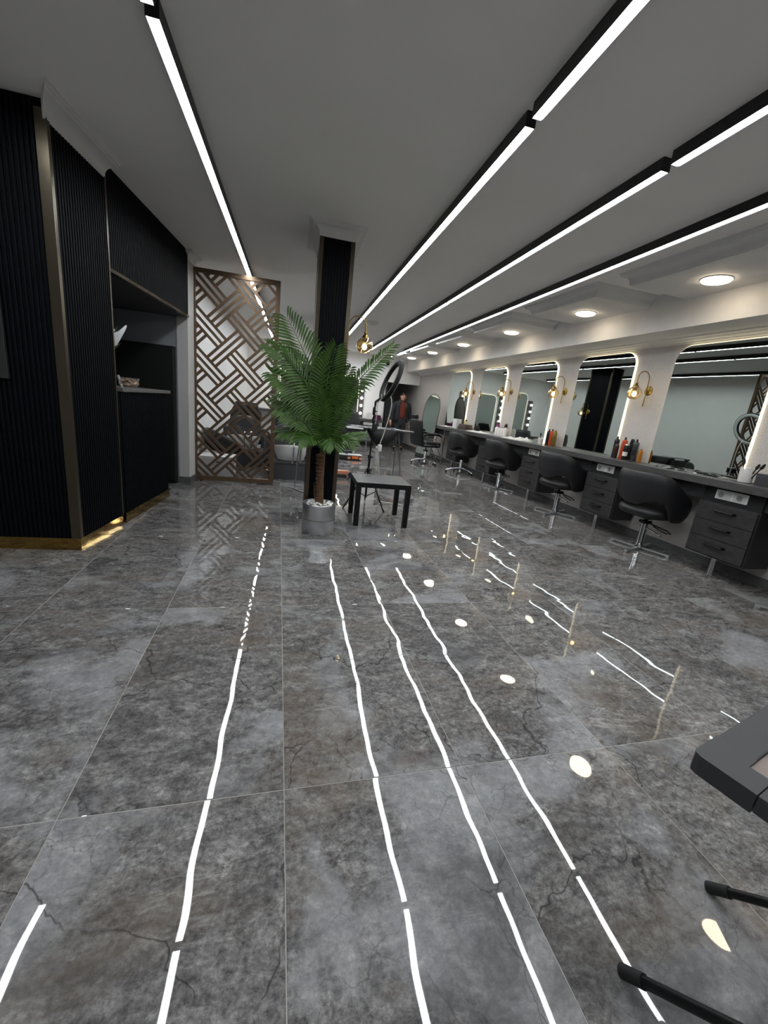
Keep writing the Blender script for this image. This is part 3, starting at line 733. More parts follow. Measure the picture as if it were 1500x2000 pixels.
b.tube(tp, [0.038, 0.036, 0.034, 0.033, 0.026], 14)
for z in [0.24+0.035*i for i in range(14)]:
    b.lathe([(0.030, z), (0.041-0.004*(z-.2), z+0.012), (0.030, z+0.03)], 14, (-0.02*(z-.2)/.4, -0.03*(z-.2)/.5, 0))
b.obj('trunk', M_TRUNK, pm, smooth=50)
b = B(); b.tube([(0.005, 0.02, 0.20), (-0.045, 0.0, 0.34), (-0.06, -0.01, 0.46)], [0.014, 0.012, 0.004], 8); b.obj('offshoot', M_TRUNK, pm, smooth=60)
b = B(); b.tube([(-0.004, -0.02, 0.72), (0.01, -0.01, 0.95), (0.02, 0, 1.18)], [0.022, 0.017, 0.010], 10); b.obj('upper_stem', M_STEM, pm, smooth=60)
def frond(p0, c1, p2, nl, ll, nrm, droop=0.35, seed=0):
    rr = random.Random(seed)
    P0, P1, P2 = Vector(p0), Vector(c1), Vector(p2); nrm = Vector(nrm).normalized()
    f = lambda t: P0*(1-t)**2 + P1*2*t*(1-t) + P2*t*t
    b = B(); b.tube([f(i/12) for i in range(13)], [0.0075*(1-i/13)+0.0012 for i in range(13)], 6)
    L_ = sum((f((i+1)/20)-f(i/20)).length for i in range(20))
    for i in range(nl):
        t = 0.20 + 0.80*i/(nl-1)
        c = f(t); tg = (f(min(1, t+0.02))-f(t-0.02)).normalized()
        sd = tg.cross(nrm).normalized(); n2 = sd.cross(tg).normalized()
        prof = math.sin(PI*min(1, 0.20+0.80*((t-0.2)/0.8)**0.9)*0.93)**0.7
        l = ll*(0.30+0.80*prof)*rr.uniform(0.9, 1.08)
        for s in (-1, 1):
            fwd = 0.62 + 0.75*((t-0.2)/0.8)**1.5
            d = (sd*s + tg*fwd + n2*0.10*rr.uniform(-1, 1.6)).normalized()
            g = Vector((0, 0, -1))*droop*l
            w = 0.0105*(0.6+0.5*prof)
            wv = d.cross(n2).normalized()
            a0 = c; a1 = c + d*l*0.38 + g*0.10; a2 = c + d*l*0.74 + g*0.42; a3 = c + d*l*0.98 + g*0.95
            q = [b.bm.verts.new(v) for v in (a0, a1+wv*w, a1-n2*w*0.55, a1-wv*w, a2+wv*w*0.75, a2-n2*w*0.4, a2-wv*w*0.75, a3)]
            for fc in ((0,1,2),(0,2,3),(1,4,5,2),(2,5,6,3),(4,7,5),(5,7,6)): b.bm.faces.new([q[k] for k in fc])
    me = bpy.data.meshes.new('frond'); b.bm.to_mesh(me); b.bm.free()
    me.polygons.foreach_set('use_smooth', [True]*len(me.polygons)); me.materials.append(M_LEAF)
    o = bpy.data.objects.new('frond', me); COL.objects.link(o); o.parent = pm
UP, LO = (0.0, 0, 1.02), (-0.004, -0.03, 0.74)
FR = [  # origin, control, tip (local), leaflets, leaflet length, plane normal
 (UP, (-0.10, 0.00, 1.42), (-0.36, -0.02, 1.80), 26, 0.27, (0.2, -1, 0.2)),
 (UP, (-0.22, -0.10, 1.44), (-0.48, -0.12, 1.57), 24, 0.20, (-0.1, -0.8, 0.9)),
 (UP, (-0.20, -0.12, 1.24), (-0.46, -0.16, 1.36), 24, 0.18, (-0.2, -1, 0.9)),
 (UP, (0.18, -0.08, 1.32), (0.52, -0.06, 1.70), 28, 0.155, (-0.6, -0.8, 0.5)),
 (UP, (-0.04, -0.02, 1.32), (0.04, -0.10, 1.62), 22, 0.22, (0.3, -1, 0.1)),
 (UP, (0.06, -0.05, 1.22), (0.17, -0.12, 1.47), 20, 0.13, (0.3, -1, 0.3)),
 (UP, (-0.12, 0.10, 1.40), (-0.34, 0.18, 1.56), 22, 0.20, (0, -1, 0.6)),
 (UP, (-0.20, -0.10, 1.14), (-0.43, -0.10, 1.17), 22, 0.16, (-0.1, -0.8, 1)),
 (LO, (-0.14, -0.12, 1.05), (-0.40, -0.18, 1.08), 22, 0.16, (-0.1, -0.8, 1)),
 (LO, (0.08, -0.06, 1.02), (0.22, -0.08, 1.26), 24, 0.11, (0.3, -1, 0.4)),
 (LO, (0.00, -0.08, 1.00), (-0.08, -0.22, 1.27), 22, 0.14, (0, -1, 0.4)),
 (LO, (0.06, 0.02, 1.0), (0.10, 0.0, 1.30), 22, 0.13, (0.1, -1, 0.2)),
 (LO, (-0.12, -0.10, 0.98), (-0.37, -0.16, 0.90), 22, 0.16, (0, -0.6, 1)),
 (LO, (-0.10, -0.20, 0.97), (-0.22, -0.36, 0.86), 22, 0.15, (0, -0.5, 1)),
 (LO, (0.03, -0.20, 0.98), (0.06, -0.38, 0.84), 22, 0.15, (0, -0.5, 1)),
 (LO, (0.10, -0.12, 0.94), (0.24, -0.20, 0.86), 20, 0.13, (0, -0.6, 1)),
 (LO, (0.12, -0.06, 0.88), (0.36, -0.02, 0.94), 20, 0.09, (0.2, -0.8, 0.7)),
 (LO, (-0.14, 0.06, 0.98), (-0.34, 0.12, 1.02), 20, 0.15, (0, -0.8, 0.9)),
]
for i, (a, c, e, n, l, nn) in enumerate(FR): frond(a, c, e, n, l, nn, 0.30, i)

# ------------------------------------------------------------------ low black side table
lt = thing('side_table', 'low square black side table beside the steel plant pot', 'table', (0.925, 4.17, 0), -0.02)
b = B(); b.box(-0.28, 0.28, -0.265, 0.265, 0.40, 0.45, 0.002); b.obj('tabletop', M_BLACK, lt)
for sx in (-1, 1):
    for sy in (-1, 1):
        b = B(); b.box(sx*0.255-0.025, sx*0.255+0.025, sy*0.24-0.025, sy*0.24+0.025, 0, 0.40, 0.002); b.obj('leg', M_BLACK, lt)

# ------------------------------------------------------------------ folding tray table at the right edge
tt = thing('tray_table', 'black folding table with brown-grey inset top at the lower right corner', 'table', (0.73, 0.463, 0), math.radians(16.5))
M_TFR = mat('black_plastic_frame', (52, 52, 56), 0.5, spec=0.4, bump=0.03, bscale=300)
M_TTOP = mat('taupe_board', (122, 109, 103), 0.55, var=0.08, vscale=5)
TW_, TD_, TZ, TH_ = 0.56, 0.74, 0.66, 0.034
bw = 0.062
for nme, (x0, x1, y0, y1) in (('frame_rail', (0.095, TW_-0.095, -bw, 0)), ('frame_rail', (0, bw, -TD_+0.095, -0.095)), ('frame_rail', (TW_-bw, TW_, -TD_+0.095, -0.095)), ('frame_rail', (0.095, TW_-0.095, -TD_, -TD_+bw))):
    b = B(); b.box(x0+0.0006, x1-0.0006, y0+0.0006, y1-0.0006, TZ-TH_, TZ, 0.003); b.obj(nme, M_TFR, tt)
for cx, cy, sx, sy in ((0, 0, 1, -1), (TW_, 0, -1, -1), (0, -TD_, 1, 1), (TW_, -TD_, -1, 1)):
    b = B(); c_ = 0.014
    p = [(0, c_), (c_*0.3, c_*0.3), (c_, 0), (0.0945, 0), (0.0945, bw), (bw, bw), (bw, 0.0945), (0, 0.0945)]
    b.prism([(cx+sx*x, cy+sy*y) for x, y in p], TZ-TH_-0.003, TZ, lambda x, y, z: Vector((x, y, z)))
    b.obj('corner_cap', M_TFR, tt)
b = B(); b.box(bw, TW_-bw, -TD_+bw, -bw, TZ-0.02, TZ-0.006); b.obj('top_panel', M_TTOP, tt)
for x, s in ((0.07, 1), (TW_-0.085, 1), (0.12, -1), (TW_-0.135, -1)):
    y0, y1 = (-0.0, -TD_+0.06) if s > 0 else (-TD_+0.02, -0.08)
    b = B(); b.tube([(x, y0, 0.013), (x, y1, TZ-TH_)], 0.0115, 12); l = b.obj('leg', M_BLACK, tt, smooth=60)
    d = (Vector((x, y1, TZ-TH_))-Vector((x, y0, 0.013))).normalized()
    b = B(); p = Vector((x, y0, 0.013)); b.tube([p-d*0.006, p+d*0.05], 0.0145, 12); b.obj('rubber_foot', M_BLACKM, l, smooth=60)
b = B(); b.tube([(0.07, -TD_*0.52, 0.30), (TW_-0.085, -TD_*0.52, 0.30)], 0.009, 8); b.obj('cross_bar', M_BLACK, tt, smooth=60)

# ------------------------------------------------------------------ ring light on tripod
rl = thing('ring_light', 'black ring light tilted on a slim black tripod behind the side table', 'ring light', (0.90, 4.78, 0), 0)
b = B(); b.tube([(0, 0, 0.10), (0.005, 0, 0.62)], 0.013, 12); b.tube([(0.005, 0, 0.60), (0.01, 0, 1.20)], 0.0095, 12); b.obj('pole', M_BLACK, rl, smooth=60)
for z, r, h in ((0.44, 0.024, 0.05), (0.60, 0.022, 0.05), (1.02, 0.018, 0.04), (1.13, 0.017, 0.09)):
    b = B(); b.lathe([(r*.7, z-h/2), (r, z-h/2+.006), (r, z+h/2-.006), (r*.7, z+h/2)], 14, (0.004, 0, 0)); b.cyl((0.01, -0.005, z), (0.045, -0.012, z), 0.009, seg=10); b.obj('clamp_collar', M_BLACKM, rl, smooth=40)
for k, a in enumerate((math.radians(212), math.radians(-58), math.radians(80))):
    c, s = math.cos(a), math.sin(a)
    b = B(); b.tube([(c*0.02, s*0.02, 0.44), (c*0.33, s*0.33, 0.012)], 0.0085, 8); b.tube([(c*0.012, s*0.012, 0.12), (c*0.18, s*0.18, 0.217)], 0.006, 8); l = b.obj('leg', M_BLACK, rl, smooth=60)
    b = B(); b.sphere((c*0.335, s*0.335, 0.012), 0.012, 10, 6); b.obj('rubber_foot', M_BLACKM, l, smooth=60)
view = (Vector((0.97, 4.78, 1.48)) - Vector((0, 0, 1.2))).normalized()
nrm = (r2*0.80 - u2*0.44 + view*0.36).normalized()
e1 = nrm.cross(Vector((0, 0, 1))).normalized(); e2 = nrm.cross(e1)
def ringmesh(prof, c, seg=56):
    b = B(); R__ = []
    for i in range(seg):
        a = 2*PI*i/seg; dr_ = e1*math.cos(a)+e2*math.sin(a)
        R__.append([b.bm.verts.new(c + dr_*r + nrm*h) for r, h in prof])
    b.skin(R__, closed=True); return b
RC = Vector((0.172, 0.0, 1.485))
ringmesh([(0.190, -0.018), (0.198, -0.026), (0.242, -0.026), (0.252, -0.016), (0.252, 0.012), (0.246, 0.016), (0.196, 0.016), (0.190, 0.010)], RC).obj('ring_housing', mat('ring_black', (16, 16, 18), 0.6, spec=0.3), rl, smooth=50)
ringmesh([(0.198, 0.0155), (0.244, 0.0155), (0.238, 0.021), (0.204, 0.021)], RC).obj('ring_diffuser', mat('frosted_white', (214, 217, 219), 0.5), rl, smooth=50)
low = min(((RC + (e1*math.cos(a)+e2*math.sin(a))*0.235) for a in [i*PI/60 for i in range(120)]), key=lambda v: (v-Vector((0.01, 0, 1.2))).length)
b = B(); b.tube([(0.01, 0, 1.19), (0.012, 0, 1.235), low-nrm*0.03, low-nrm*0.012], [0.012, 0.014, 0.016, 0.016], 10); b.obj('swivel_mount', M_BLACKM, rl, smooth=50)
b = B(); b.box(-0.03, 0.03, -0.014, 0.014, 0, 0.10, 0.004, Matrix.Translation((0.03, 0, 0.90))); b.obj('phone_clamp', M_BLACKM, rl)
b = B(); pts = [low-nrm*0.03+Vector((0.0, -0.03, 0.05)), low+Vector((-0.02, -0.05, 0.02)), Vector((0.03, -0.03, 1.22)), Vector((0.035, -0.02, 1.10)), Vector((0.03, -0.01, 0.98))]
b.tube(pts, 0.005, 8); b.obj('lead', mat('grey_lead', (190, 190, 190), 0.5), rl, smooth=60)
# white mains lead with inline dimmer hanging from the ring to the floor
wl = B(); P_ = [Vector(v) for v in ((1.09, 4.82, 1.315), (1.115, 4.84, 1.22), (1.10, 4.86, 1.05), (1.06, 4.88, 0.85), (1.035, 4.90, 0.72), (1.05, 4.93, 0.52), (1.09, 4.98, 0.28), (1.11, 5.0, 0.06), (1.16, 4.98, 0.008), (1.32, 4.92, 0.007), (1.45, 4.80, 0.007))]
sp = []
for i in range(len(P_)-1):
    p0, p1, p2, p3 = P_[max(i-1,0)], P_[i], P_[i+1], P_[min(i+2, len(P_)-1)]
    for k in range(4):
        t = k/4; sp.append(0.5*((2*p1)+(p2-p0)*t+(2*p0-5*p1+4*p2-p3)*t*t+(3*p1-p0-3*p2+p3)*t**3))
sp.append(P_[-1])
wl.tube(sp, 0.0065, 8)
cd = thing('power_lead', 'white mains lead with a white inline switch hanging from the ring light', 'cord', (0, 0, 0))
wl.obj('lead', mat('white_lead', (206, 200, 190), 0.5), cd, smooth=60)
b = B(); b.box(-0.026, 0.026, -0.016, 0.016, -0.042, 0.042, 0.010, Matrix.Translation((1.038, 4.90, 0.70))); b.box(-0.05, -0.02, -0.01, 0.01, -0.012, 0.012, 0.006, Matrix.Translation((1.038, 4.90, 0.705))); b.obj('inline_switch', M_PLAST, cd, smooth=60)

# ------------------------------------------------------------------ thin steel stand with two black fabric slings and an oval end plate
sl = thing('sling_stand', 'thin steel stand with two sagging black fabric slings and an oval end plate', 'stand', (0.62, 6.02, 0), 0.0)
rail = [(0.0, 0, 0.85), (0.30, 0, 0.880), (0.42, 0.0, 0.872), (0.88, 0.0, 0.885), (1.0, 0.03, 0.868)]
b = B()
b.tube([(x, y-0.13, z) for x, y, z in rail], 0.005, 8); b.tube([(x, y+0.13, z) for x, y, z in rail], 0.005, 8)
for x, y, z in rail: b.tube([(x, y-0.13, z), (x, y+0.13, z)], 0.006, 8)
b.obj('top_frame', mat('satin_steel', (150, 150, 152), 0.3, metal=1.0), sl, smooth=60)
for x0, x1, dz in ((-0.04, 0.42, 0.30), (0.44, 0.90, 0.26)):
    b = B(); n, mrow = 14, 8; G_ = []
    for i in range(n+1):
        u = i/n; row = []
        for j in range(mrow+1):
            v = j/mrow*2-1
            sag = dz*(1-abs(2*u-1)**2.2)*(1-0.97*abs(v)**5)
            row.append(b.bm.verts.new((x0+(x1-x0)*u, v*0.14*(1-0.12*math.sin(PI*u)), 0.876-sag-0.006*math.sin(9*u))))
        G_.append(row)
    for i in range(n):
        for j in range(mrow): b.bm.faces.new((G_[i][j], G_[i+1][j], G_[i+1][j+1], G_[i][j+1]))
    o = b.obj('fabric_sling', M_BLACKM, sl, smooth=180); md = o.modifiers.new('thick', 'SOLIDIFY'); md.thickness = 0.008
b = B(); b.lathe([(0.0, -0.012), (0.15, -0.012), (0.165, -0.004), (0.165, 0.006), (0.15, 0.014), (0, 0.016)], 32, (1.01, 0.02, 0.862), 0.95, 0.72); b.obj('end_plate', mat('plum_vinyl', (66, 52, 60), 0.35, var=0.1), sl, smooth=40)
b = B(); b.box(0.12, 0.36, -0.15, -0.135, 0.842, 0.866, 0.004); b.obj('name_strip', M_PLAST, sl)
for x, y, fx, fy in ((0.92, -0.02, 1.07, 0.10), (0.92, 0.12, 0.98, 0.28), (0.0, -0.12, -0.03, -0.02), (0.0, 0.12, -0.03, 0.2)):
    b = B(); b.tube([(x, y, 0.86), (fx, fy, 0.008)], 0.0095, 8); l = b.obj('leg', mat('satin_steel', (150, 150, 152), 0.3, metal=1.0), sl, smooth=60)
    b = B(); b.cyl((fx, fy, 0), (fx, fy, 0.014), 0.014, seg=12); b.obj('rubber_foot', M_BLACKM, l)
# ------------------------------------------------------------------ man standing in front of the corridor
def skinned(name, m, parent, verts, edges, root=0, sub=2):
    me = bpy.data.meshes.new(name); me.from_pydata([v[0] for v in verts], edges, []); me.update()
    o = bpy.data.objects.new(name, me); COL.objects.link(o); o.parent = parent
    sk = o.modifiers.new('skin', 'SKIN'); sk.use_smooth_shade = True
    if not me.skin_vertices: 
        bpy.context.view_layer.objects.active = o
    for i, v in enumerate(verts):
        r = v[1] if isinstance(v[1], (tuple, list)) else (v[1], v[1])
        me.skin_vertices[0].data[i].radius = r
        me.skin_vertices[0].data[i].use_root = (i == root)
    ss = o.modifiers.new('sub', 'SUBSURF'); ss.levels = sub; ss.render_levels = sub
    me.materials.append(m)
    return o
mn = thing('person', 'man in open dark jacket, rust-brown sweater and dark trousers by the corridor doorway', 'person', (3.02, 11.75, 0), 0.08)
# local: -y towards the camera, x to the right in view. Height 1.62
body_v = [((0, 0, 0.86), (0.145, 0.10)), ((0, 0.0, 1.05), (0.14, 0.10)), ((0, 0.0, 1.25), (0.165, 0.11)), ((0, 0.0, 1.345), (0.085, 0.07)), ((0, -0.01, 1.405), (0.052, 0.052)), ((0, -0.03, 1.47), (0.066, 0.078)), ((0, -0.025, 1.55), (0.072, 0.09)), ((0, -0.02, 1.605), (0.045, 0.055)),
 ((-0.085, 0, 0.80), 0.085), ((-0.10, -0.02, 0.46), 0.058), ((-0.11, 0.02, 0.09), 0.040), ((-0.12, -0.10, 0.045), 0.036), ((0.085, 0, 0.80), 0.085), ((0.095, 0.03, 0.46), 0.058), ((0.105, 0.09, 0.09), 0.040), ((0.125, -0.03, 0.045), 0.036),
 ((-0.19, 0, 1.31), 0.062), ((-0.265, 0.02, 1.07), 0.046), ((-0.31, -0.02, 0.84), 0.032), ((-0.315, -0.03, 0.79), (0.030, 0.018)), ((0.19, 0, 1.31), 0.062), ((0.265, 0.03, 1.07), 0.046), ((0.29, -0.01, 0.84), 0.032), ((0.292, -0.02, 0.79), (0.030, 0.018))]
body_e = [(0,1),(1,2),(2,3),(3,4),(4,5),(5,6),(6,7),(0,8),(8,9),(9,10),(10,11),(0,12),(12,13),(13,14),(14,15),(2,16),(16,17),(17,18),(18,19),(2,20),(20,21),(21,22),(22,23)]
def hand(v, e, base, sx):
    bx, by, bz = v[base][0]
    palm = len(v); v.append(((bx-sx*0.004, by-0.008, bz-0.045), (0.034, 0.016))); e.append((base, palm))
    for k, (dy, L_) in enumerate(((-0.030, 0.060), (-0.011, 0.068), (0.009, 0.064), (0.028, 0.050))):
        a = len(v); v.append(((bx-sx*0.004, by-0.008+dy, bz-0.062), 0.0095)); e.append((palm, a))
        v.append(((bx-sx*0.010, by-0.010+dy*1.1, bz-0.062-L_*0.5), 0.0088)); e.append((a, a+1))
        v.append(((bx-sx*0.024, by-0.010+dy*1.05, bz-0.062-L_*0.92), 0.0075)); e.append((a+1, a+2))
    a = len(v); v.append(((bx-sx*0.012, by-0.045, bz-0.030), 0.0105)); e.append((base, a))
    v.append(((bx-sx*0.020, by-0.062, bz-0.062), 0.0090)); e.append((a, a+1))
hand(body_v, body_e, 19, -1); hand(body_v, body_e, 23, 1)
bd = skinned('body', M_SKIN, mn, body_v, body_e)
# face details are children on the head
hc = Vector((0, -0.025, 1.52))
b = B(); b.lathe([(0.010, -0.03), (0.018, -0.02), (0.012, 0.0), (0.007, 0.03)], 10, (0, -0.118, 1.505), 0.8, 0.9); b.obj('nose', M_SKIN, mn, smooth=180)
for s in (-1, 1):
    b = B(); b.sphere((s*0.029, -0.104, 1.525), 0.011, 10, 6, sz=0.7); b.obj('eye', mat('eye_dark', (44, 34, 30), 0.3), mn, smooth=180)
    b = B(); b.sphere((s*0.082, -0.015, 1.51), 0.02, 10, 6, sx=0.4, sz=1.5); b.obj('ear', M_SKIN, mn, smooth=180)
    b = B(); b.tube([(s*0.016, -0.112, 1.545), (s*0.03, -0.112, 1.549), (s*0.046, -0.098, 1.543)], 0.005, 6); b.obj('eyebrow', M_HAIR, mn, smooth=180)
b = B(); b.tube([(-0.024, -0.103, 1.462), (0, -0.110, 1.464), (0.024, -0.103, 1.462)], 0.0055, 6); b.obj('mouth', mat('lips', (150, 92, 84), 0.5), mn, smooth=180)
b = B(); R__ = []
for k in range(9):
    R2 = []
    for i in range(24):
        t = 2*PI*i/24; fr_ = max(0.0, -math.sin(t)); bk = max(0.0, math.sin(t))
        amax = PI*(0.40 + 0.16*bk - 0.07*fr_**1.5 + 0.03*abs(math.cos(t)))
        a = amax*k/8
        R2.append(b.bm.verts.new((0.077*math.sin(a)*math.cos(t), -0.022+0.095*math.sin(a)*math.sin(t)+0.006*fr_, 1.515+0.100*math.cos(a))))
    R__.append(R2)
b.skin(R__); b.obj('hair', M_HAIR, mn, smooth=180)
skinned('trousers', M_TROU, mn, [((0, 0.0, 0.88), (0.155, 0.118)), ((-0.088, 0, 0.76), 0.100), ((-0.10, -0.02, 0.46), 0.074), ((-0.11, 0.015, 0.11), 0.058), ((-0.112, 0.012, 0.06), 0.058), ((0.088, 0, 0.76), 0.100), ((0.095, 0.03, 0.46), 0.074), ((0.105, 0.085, 0.11), 0.058), ((0.107, 0.08, 0.06), 0.058), ((0, 0, 1.02), (0.15, 0.115))], [(0,1),(1,2),(2,3),(3,4),(0,5),(5,6),(6,7),(7,8),(0,9)])
skinned('sweater', M_SWEAT, mn, [((0, -0.015, 0.86), (0.168, 0.138)), ((0, -0.015, 1.06), (0.150, 0.125)), ((0, -0.012, 1.24), (0.165, 0.125)), ((0, -0.01, 1.34), (0.095, 0.085)), ((0, -0.012, 1.41), (0.064, 0.064)), ((0, -0.012, 1.425), (0.062, 0.062))], [(0,1),(1,2),(2,3),(3,4),(4,5)])
for s in (-1, 1):
    b = B(); y = -0.10 if s < 0 else -0.03
    b.sphere((s*0.12, y+0.03, 0.045), 0.05, 14, 8, sx=0.85, sy=2.3, sz=0.9); bmesh.ops.delete(b.bm, geom=[v for v in b.bm.verts if v.co.z < 0.002], context='VERTS'); bmesh.ops.holes_fill(b.bm, edges=b.bm.edges[:]); b.obj('shoe', M_SHOE, mn, smooth=60)
# open jacket: back and side shell with a front gap, plus sleeves and collar
b = B(); G_ = []
for k, (z, rx, ry) in enumerate(((0.80, 0.215, 0.150), (0.90, 0.212, 0.150), (1.02, 0.205, 0.150), (1.15, 0.208, 0.150), (1.26, 0.220, 0.148), (1.325, 0.205, 0.130), (1.375, 0.130, 0.105), (1.425, 0.092, 0.095))):
    row = []
    gap = math.radians(34 - 9*k/7 + (6 if k == 0 else 0))
    for i in range(27):
        a = -PI/2 + gap + (2*PI-2*gap)*i/26
        row.append(b.bm.verts.new((rx*math.cos(a), ry*math.sin(a)-0.005, z)))
    G_.append(row)
for r0, r1 in zip(G_, G_[1:]):
    for i in range(26): b.bm.faces.new((r0[i], r0[i+1], r1[i+1], r1[i]))
o = b.obj('jacket', M_JACKET, mn, smooth=180); md = o.modifiers.new('thick', 'SOLIDIFY'); md.thickness = 0.012
for s in (-1, 1):
    y3 = -0.02 if s < 0 else -0.01
    skinned('sleeve', M_JACKET, mn, [((s*0.09, 0, 1.345), 0.070), ((s*0.195, 0.0, 1.295), 0.092), ((s*0.262, 0.022, 1.07), 0.068), ((s*0.297, y3, 0.855), 0.054), ((s*0.299, y3-0.002, 0.835), 0.053)], [(0,1),(1,2),(2,3),(3,4)])

# ------------------------------------------------------------------ vanity on the back wall
vt = thing('vanity_desk', 'grey wall-length vanity worktop on the back wall with a drawer unit', 'desk', (0, 12.39, 0), 0)
b = B(); b.box(-1.25, 2.55, -0.48, 0.0, 0.715, 0.785, 0.003); b.obj('slab', M_WOODT, vt)
for x in (-0.35, 0.75): 
    b = B(); b.box(x, x+0.03, -0.44, -0.02, 0, 0.715); b.obj('side_panel', M_WOODG, vt)
vd = thing('drawer_unit', 'grey drawer unit on chrome legs under the back-wall vanity', 'drawer unit', (2.13, 11.97, 0), 0)
b = B(); b.box(-0.30, 0.30, 0.0, 0.36, 0.16, 0.60, 0.002); b.obj('body', M_WOODG, vd)
for k in range(3):
    z0 = 0.172+0.142*k
    b = B(); b.box(-0.29, 0.29, -0.018, 0.001, z0, z0+0.136, 0.002); d = b.obj('drawer', mat('pale_grey_drawer', (112, 112, 114), 0.4, var=0.15), vd)
    b = B(); b.tube([(-0.09, -0.018, z0+0.09), (-0.085, -0.042, z0+0.09), (0.085, -0.042, z0+0.09), (0.09, -0.018, z0+0.09)], 0.008, 8); b.obj('handle', M_BLACK, d, smooth=40)
b = B(); b.cyl((0.0, 0.05, 0), (0.0, 0.05, 0.16), 0.024, seg=16); b.obj('leg', M_CHROME, vd, smooth=50)
b = B(); b.box(-0.15, 0.15, -0.012, 0.0, 0.615, 0.695, 0.003); t = b.obj('socket_panel', M_PLAST, vd)
VM = [(-0.40, 0.46, 2.12, 'back-wall mirror with lit edge, left of the black pillar'), (0.80, 1.82, 1.93, 'back-wall mirror with lit edge beside the strip of bulbs')]
for x0, x1, zt, lab in VM:
    t = thing('vanity_mirror', lab, 'mirror', ((x0+x1)/2, 12.4, 0.787), 0, 'mirrors on the back wall')
    h = (x1-x0)/2; z1 = zt-0.787
    b = B(); b.prism(mirror_poly(-h, h, 0.001, z1, 0.14, -0.004), -0.034, -0.029, lambda s, z, o: Vector((s, o, z))); b.obj('mirror_pane', M_MIRROR, t)
    b = B(); b.prism(mirror_poly(-h, h, 0.001, z1, 0.14, 0.012), -0.0285, -0.0005, lambda s, z, o: Vector((s, o, z))); b.obj('lighted_rim', M_RIM, t)
for x, z1, lab in ((1.92, 1.92, 'dark strip of five round bulbs right of the back-wall mirror'), (0.60, 1.92, 'dark strip of five round bulbs between the two back-wall mirrors'), (-0.56, 1.92, 'dark strip of five round bulbs near the back left corner')):
    t = thing('bulb_strip', lab, 'light', (x, 12.4, 0.79), 0, 'strips of vanity bulbs')
    b = B(); b.box(-0.075, 0.075, -0.04, 0.0, 0.0, z1-0.79, 0.003); b.obj('back_board', mat('dark_board', (58, 57, 58), 0.5), t)
    for k in range(5):
        z = 0.02 + (z1-0.79-0.10)*(0.06+0.21*k)+0.05
        b = B(); b.cyl((0, -0.055, z), (0, -0.04, z), 0.02, seg=12); h_ = b.obj('bulb_socket', M_CHROME, t, smooth=50)
        b = B(); b.sphere((0, -0.088, z), 0.038, 16, 10); b.obj('bulb', M_VAN, h_, smooth=180)
# things on the vanity
t = thing('white_box', 'small white box standing on the back-wall vanity', 'box', (2.17, 12.18, 0.785)); q = B(); q.box(-0.07, 0.07, -0.06, 0.06, 0, 0.17, 0.003); q.obj('carton', M_PLAST, t); q = B(); q.box(-0.07, 0.07, -0.06, 0.06, 0.1705, 0.176, 0.001); q.obj('lid', M_PLAST, t)
t = thing('folded_towel', 'folded plum towel at the end of the back-wall vanity', 'towel', (2.41, 12.15, 0.785)); M_PLUM = mat('plum_towel', (92, 36, 70), 0.95, bump=0.6, bscale=120)
for k in range(3):
    q = B(); q.box(-0.13+0.01*k, 0.13-0.02*k, -0.12, 0.12, 0.045*k, 0.045*k+0.044, 0.018); q.obj('fold', M_PLUM, t, smooth=60)
# dark chair before the vanity, and one further left
def office_back(label, loc, rz, m):
    t = thing('vanity_chair', label, 'chair', loc, rz)
    lozenge(0.26, 0.25, 0.42, 0.54, 0.0, r=0.045).obj('seat', m, t, smooth=180, sub=1)
    b = B(); G_ = []
    for j in range(9):
        v = j/8; z = 0.52+0.46*v; hw = 0.27*(1-0.30*sm(0.55, 1.0, v)); R2 = []
        for i in range(11):
            u = i/10*2-1; R2.append(b.bm.verts.new((u*hw, -0.25+0.10*u*u-0.05*v, z)))
        G_.append(R2)
    for r0, r1 in zip(G_, G_[1:]):
        for i in range(10): b.bm.faces.new((r0[i], r0[i+1], r1[i+1], r1[i]))
    o = b.obj('backrest', m, t, smooth=180); md = o.modifiers.new('thick', 'SOLIDIFY'); md.thickness = 0.05; md.offset = 0
    b = B(); b.tube([(-0.19, -0.20, 0.985), (0, -0.305, 0.99), (0.19, -0.20, 0.985), (0.27, -0.15, 0.76), (0.275, -0.14, 0.56)], 0.011, 8); b.obj('piping', m, t, smooth=60)
    pump(t, False); star_base(t, 4, 0.4, 0.28, False); return t
office_back('charcoal salon chair with its back to us, seen right of the black pillar', (1.28, 10.2, 0), 0.1, M_GLEATHER)
office_back('dark salon chair half hidden by palm fronds, left of the pillar', (-0.20, 10.4, 0), -0.2, M_LEATHER)

